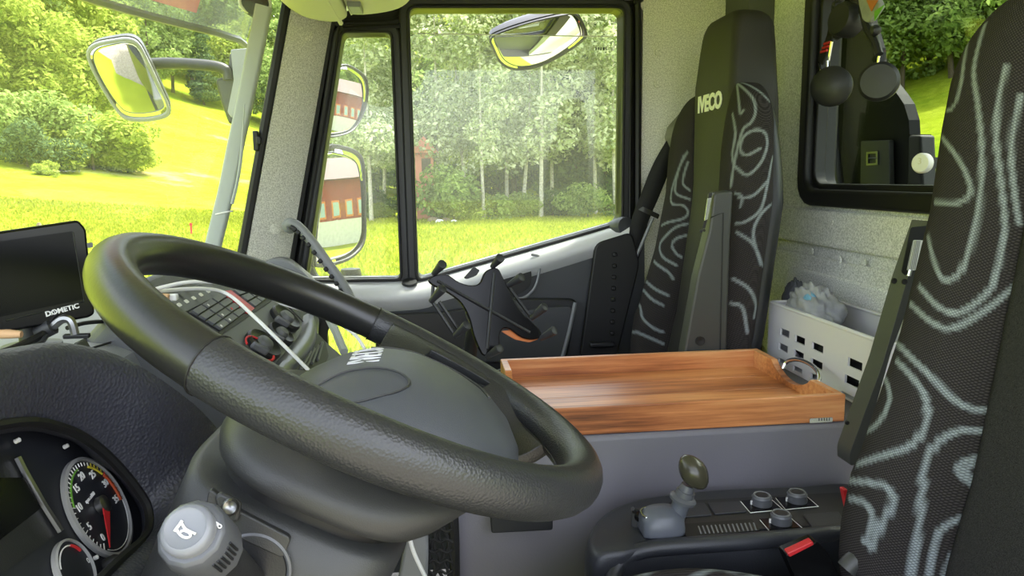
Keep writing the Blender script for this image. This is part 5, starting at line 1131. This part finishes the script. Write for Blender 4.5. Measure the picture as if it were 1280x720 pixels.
def seat(cy, dx, label, far_lines, near_lines, arm_side):
    t = thing('truck_seat', label, 'seat', (.45 + dx, cy, 1.2))
    # centre panel with integrated head rest
    rings = []
    for z in np.concatenate([np.linspace(1.76, 2.56, 18), np.linspace(2.60, 2.66, 4), 2.66 + .05 * np.sin(np.linspace(0, np.pi / 2, 7))[1:]]):
        hw = np.interp(z, [1.76, 2.3, 2.5, 2.56, 2.64, 2.66], [.122, .120, .120, .121, .112, .108]); th = np.interp(z, [1.76, 2.5, 2.66], [.13, .12, .10])
        if z > 2.66: k = math.sqrt(max(1 - ((z - 2.66) / .0505) ** 2, .0)); hw = hw * (.72 + .28 * k); th = th * (.45 + .55 * k)
        c = xc(z) + dx + (.0 if z <= 2.66 else .012 * (1 - k))
        rr = rrect(hw * 2, th, min(.022, th * .45), 5); rings.append([(c + th / 2 + b, cy + a, z) for a, b in rr])
    make('centre_panel', loft(rings), 'vinyl_black' if arm_side < 0 else 'seat_plain', t, sharp=50)
    lt_z = 2.535; make('lettering', text('IVECO', .052, (xc(lt_z) + dx - .0012, cy + .002, lt_z - .02), (0, -1, 0), (0, 0, 1), .0008, .0022), 'white_print', t, smooth=False)
    bo = {}
    for s in (1, -1):
        A = backrest_bolster(cy, dx, s); b = make('bolster', grid(A), 'seat_fabric', t, sharp=0); bo[s] = b
    f3 = to_surface(bo[1], far_lines) if far_lines else []; n3 = to_surface(bo[-1], near_lines) if near_lines else []
    mir = lambda L: [np.stack([q[:, 0], 2 * cy - q[:, 1], q[:, 2]], 1) for q in L]
    draw_swirls(bo[1], f3 or mir(n3)); draw_swirls(bo[-1], n3 or mir(f3))
    # plastic shell behind
    rings = []
    for z in np.linspace(1.76, 2.52, 14):
        w = np.interp(z, [1.76, 2.3, 2.45, 2.52], [.44, .42, .34, .24]); rr = rrect(w, .04, .018, 4); rings.append([(xc(z) + dx + .075 + b, cy + a, z) for a, b in rr])
    make('back_shell', loft(rings), 'black_plastic', t, sharp=50)
    # cushion with rolled edge
    xs = np.linspace(.06, .60, 40); ys = np.linspace(-.262, .262, 60); A = []
    for x in xs:
        row = []
        for y in ys:
            e = max(0, (abs(y) - .20) / .062); f = max(0, (.14 - x) / .08); z = 1.815 + .05 * math.exp(-((abs(y) - .19) / .06) ** 2) * math.exp(-((x - .32) / .16) ** 2) - .05 * min(e, 1) ** 2.2 - .07 * min(f, 1) ** 2
            row.append((x + dx, cy + y, z))
        A.append(row)
    A = np.array(A); lo = A.copy(); lo[:, :, 2] = 1.72
    cu = make('cushion', loft([np.vstack([r, q[::-1]]) for r, q in zip(A, lo)]), 'seat_fabric', t, sharp=70)
    L3 = []
    for k in range(7):
        yy = cy + (.10 + .02 * k); L3.append(np.array([(x + dx, yy + .035 * math.sin(x * 22 + k * 1.3), 1.87) for x in np.linspace(.1, .58, 40)]))
        L3.append(np.array([(x + dx, 2 * cy - yy + .035 * math.sin(x * 22 + k), 1.87) for x in np.linspace(.1, .58, 40)]))
    draw_swirls(cu, L3[::2], .0045, True)
    make('seat_base', box((.36 + dx, cy, 1.45), (.46, .42, .54)), 'black_plastic', t, bevel=.02)
    return t, bo
ps, pb_ = seat(1.715, 0, 'passenger seat with swirl patterned bolsters and lettered plain centre', pf, pn, -1)
ds, db_ = seat(.62, -.028, 'driver seat with swirl patterned cloth cut by the right picture edge', drv, None, 1)

def armrest(seat_o, prof, y0, y1, lever, bolts):
    a = make('armrest', prism(rounded([np.array((x, y0, z)) for x, z in prof], .008), (0, y1 - y0, 0)), 'armrest_grey', seat_o, bevel=.006, seg=3)
    return a
# passenger arm rest, folded up on the side next to the tray
Pp = [at(x, y, Y=d) for x, y, d in ((884, 240, 1.482), (917, 238, 1.444), (913, 300, 1.444), (908, 455, 1.444), (844, 455, 1.482), (852, 410, 1.482), (864, 342, 1.482), (878, 287, 1.482))]
pa = armrest(ps, [(p[0], p[2]) for p in Pp], 1.444, 1.482, None, None)
def seam(pts, Y): return tube([at(x, y, Y=Y) for x, y in pts], .0014, 5)
make('seam', seam(((888, 272), (904, 266), (900, 440)), 1.4435), 'black_rubber', pa)
make('lever', prism(rounded([at(x, y, Y=1.4425) for x, y in ((884, 248), (889, 247), (884, 274), (880, 276))], .001), (0, -.003, 0)), 'silver', pa)
make('lever_slot', prism([at(x, y, Y=1.4435) for x, y in ((886, 241), (890, 241), (889, 247), (885, 248))], (0, -.002, 0)), 'black_rubber', pa); make('lever_slot', prism([at(x, y, Y=1.4435) for x, y in ((880, 275), (884, 274), (881, 285), (877, 286))], (0, -.002, 0)), 'black_rubber', pa)
for px, py in ((876, 289), (880, 288)): make('screw', lathe([(.003, 0), (.003, .002), (0, .002)], at(px, py, Y=1.4435), (0, -1, 0), 8), 'black_rubber', pa)
make('bolt_hole', lathe([(.010, 0), (.010, .003), (.007, .003), (0, .0005)], at(875, 426, Y=1.44355), (0, -1, 0), 18), 'black_rubber', pa)
# driver arm rest
Dp = [at(x, y, Y=d) for x, y, d in ((1137, 282, .972), (1150, 274, .955), (1162, 280, .938), (1160, 300, .938), (1150, 345, .938), (1114, 440, .938), (1080, 560, .938), (1068, 578, .945), (1050, 574, .965), (1046, 556, .972), (1086, 446, .972), (1115, 345, .972))]
da = armrest(ds, [(p[0], p[2]) for p in Dp], .938, .972, None, None)
make('lever', prism(rounded([at(x, y, Y=.937) for x, y in ((1141, 300), (1151, 300), (1145, 336), (1133, 338))], .002), (0, -.007, 0)), 'white_plastic', da)
for k in range(5): make('lever_rib', tube([at(1142 + k * 2, 301, Y=.9295), at(1134.5 + k * 2.2, 337, Y=.9295)], .0006, 4), 'grey_trim', da)
make('lever_pin', tube([at(1138, 337, Y=.93), at(1136, 345, Y=.93)], .003, 7), 'silver', da)
make('lever_slot', prism(rounded([at(x, y, Y=.9375) for x, y in ((1138, 284), (1158, 282), (1154, 302), (1132, 345), (1126, 340))], .003), (0, -.0012, 0)), 'black_rubber', da)
for px, py in ((1117, 351), (1130, 352)): make('screw', lathe([(.0042, 0), (.004, .002), (0, .001)], at(px, py, Y=.9375), (0, -1, 0), 12), 'black_rubber', da)
make('screw', lathe([(.003, 0), (.003, .003), (0, .003)], at(1058, 528, Y=.9375), (0, -1, 0), 10), 'black_rubber', da)

# passenger seat belt with guide
sb = thing('seat_belt', 'black seat belt running down beside the passenger seat', 'seat belt', at(775, 440, Y=2.03))
bl_ = [(842, 178), (828, 205), (812, 245), (800, 275), (795, 300), (780, 350), (765, 400), (755, 445)]
A = []
for i, (x, y) in enumerate(spl(bl_, 30)):
    w = np.interp(i, [0, 6, 12, 29], [9, 11, 10, 8]); Yb = np.interp(i, [0, 29], [1.99, 2.02]); A.append([at(x - w, y - w * .25, Y=Yb), at(x + w, y + w * .25, Y=Yb)])
o = make('webbing', grid(A), 'strap_black', sb, sharp=0); md = o.modifiers.new('thickness', 'SOLIDIFY'); md.thickness = .003
make('buckle_tongue', prism(rounded([at(x, y, Y=1.985) for x, y in ((797, 262), (803, 258), (824, 268), (822, 274), (810, 268))], .003), (0, -.004, 0)), 'chrome', sb)
make('belt_tail', tube([at(x, y, Y=2.0) for x, y in ((816, 272), (800, 310), (782, 350), (766, 392))], .005, 6), 'grey_trim', sb)
gd = [at(x, y, Y=1.97) for x, y in ((846, 158), (862, 140), (864, 185), (850, 188), (842, 172))]
make('guide', prism(rounded(gd, .006), (-.02, .02, 0)), 'belt_guide', sb, bevel=.004)
make('guide_slot', prism(rounded([at(x, y, Y=1.968) for x, y in ((842, 172), (855, 164), (857, 172), (848, 180))], .003), (0, -.004, 0)), 'black_rubber', sb)
tag(make('recliner_track', join(*[box(at(768 - k * .5, 318 + k * 14, Y=1.99), (.012, .02, .012)) for k in range(9)]), 'black_rubber', bevel=.003), 'black notched track beside the passenger seat', 'track')
tag(make('floor_catch', box(at(752, 430, Y=1.98), (.07, .03, .014)), 'black_plastic', bevel=.004), 'small black catch between passenger seat and door', 'catch')
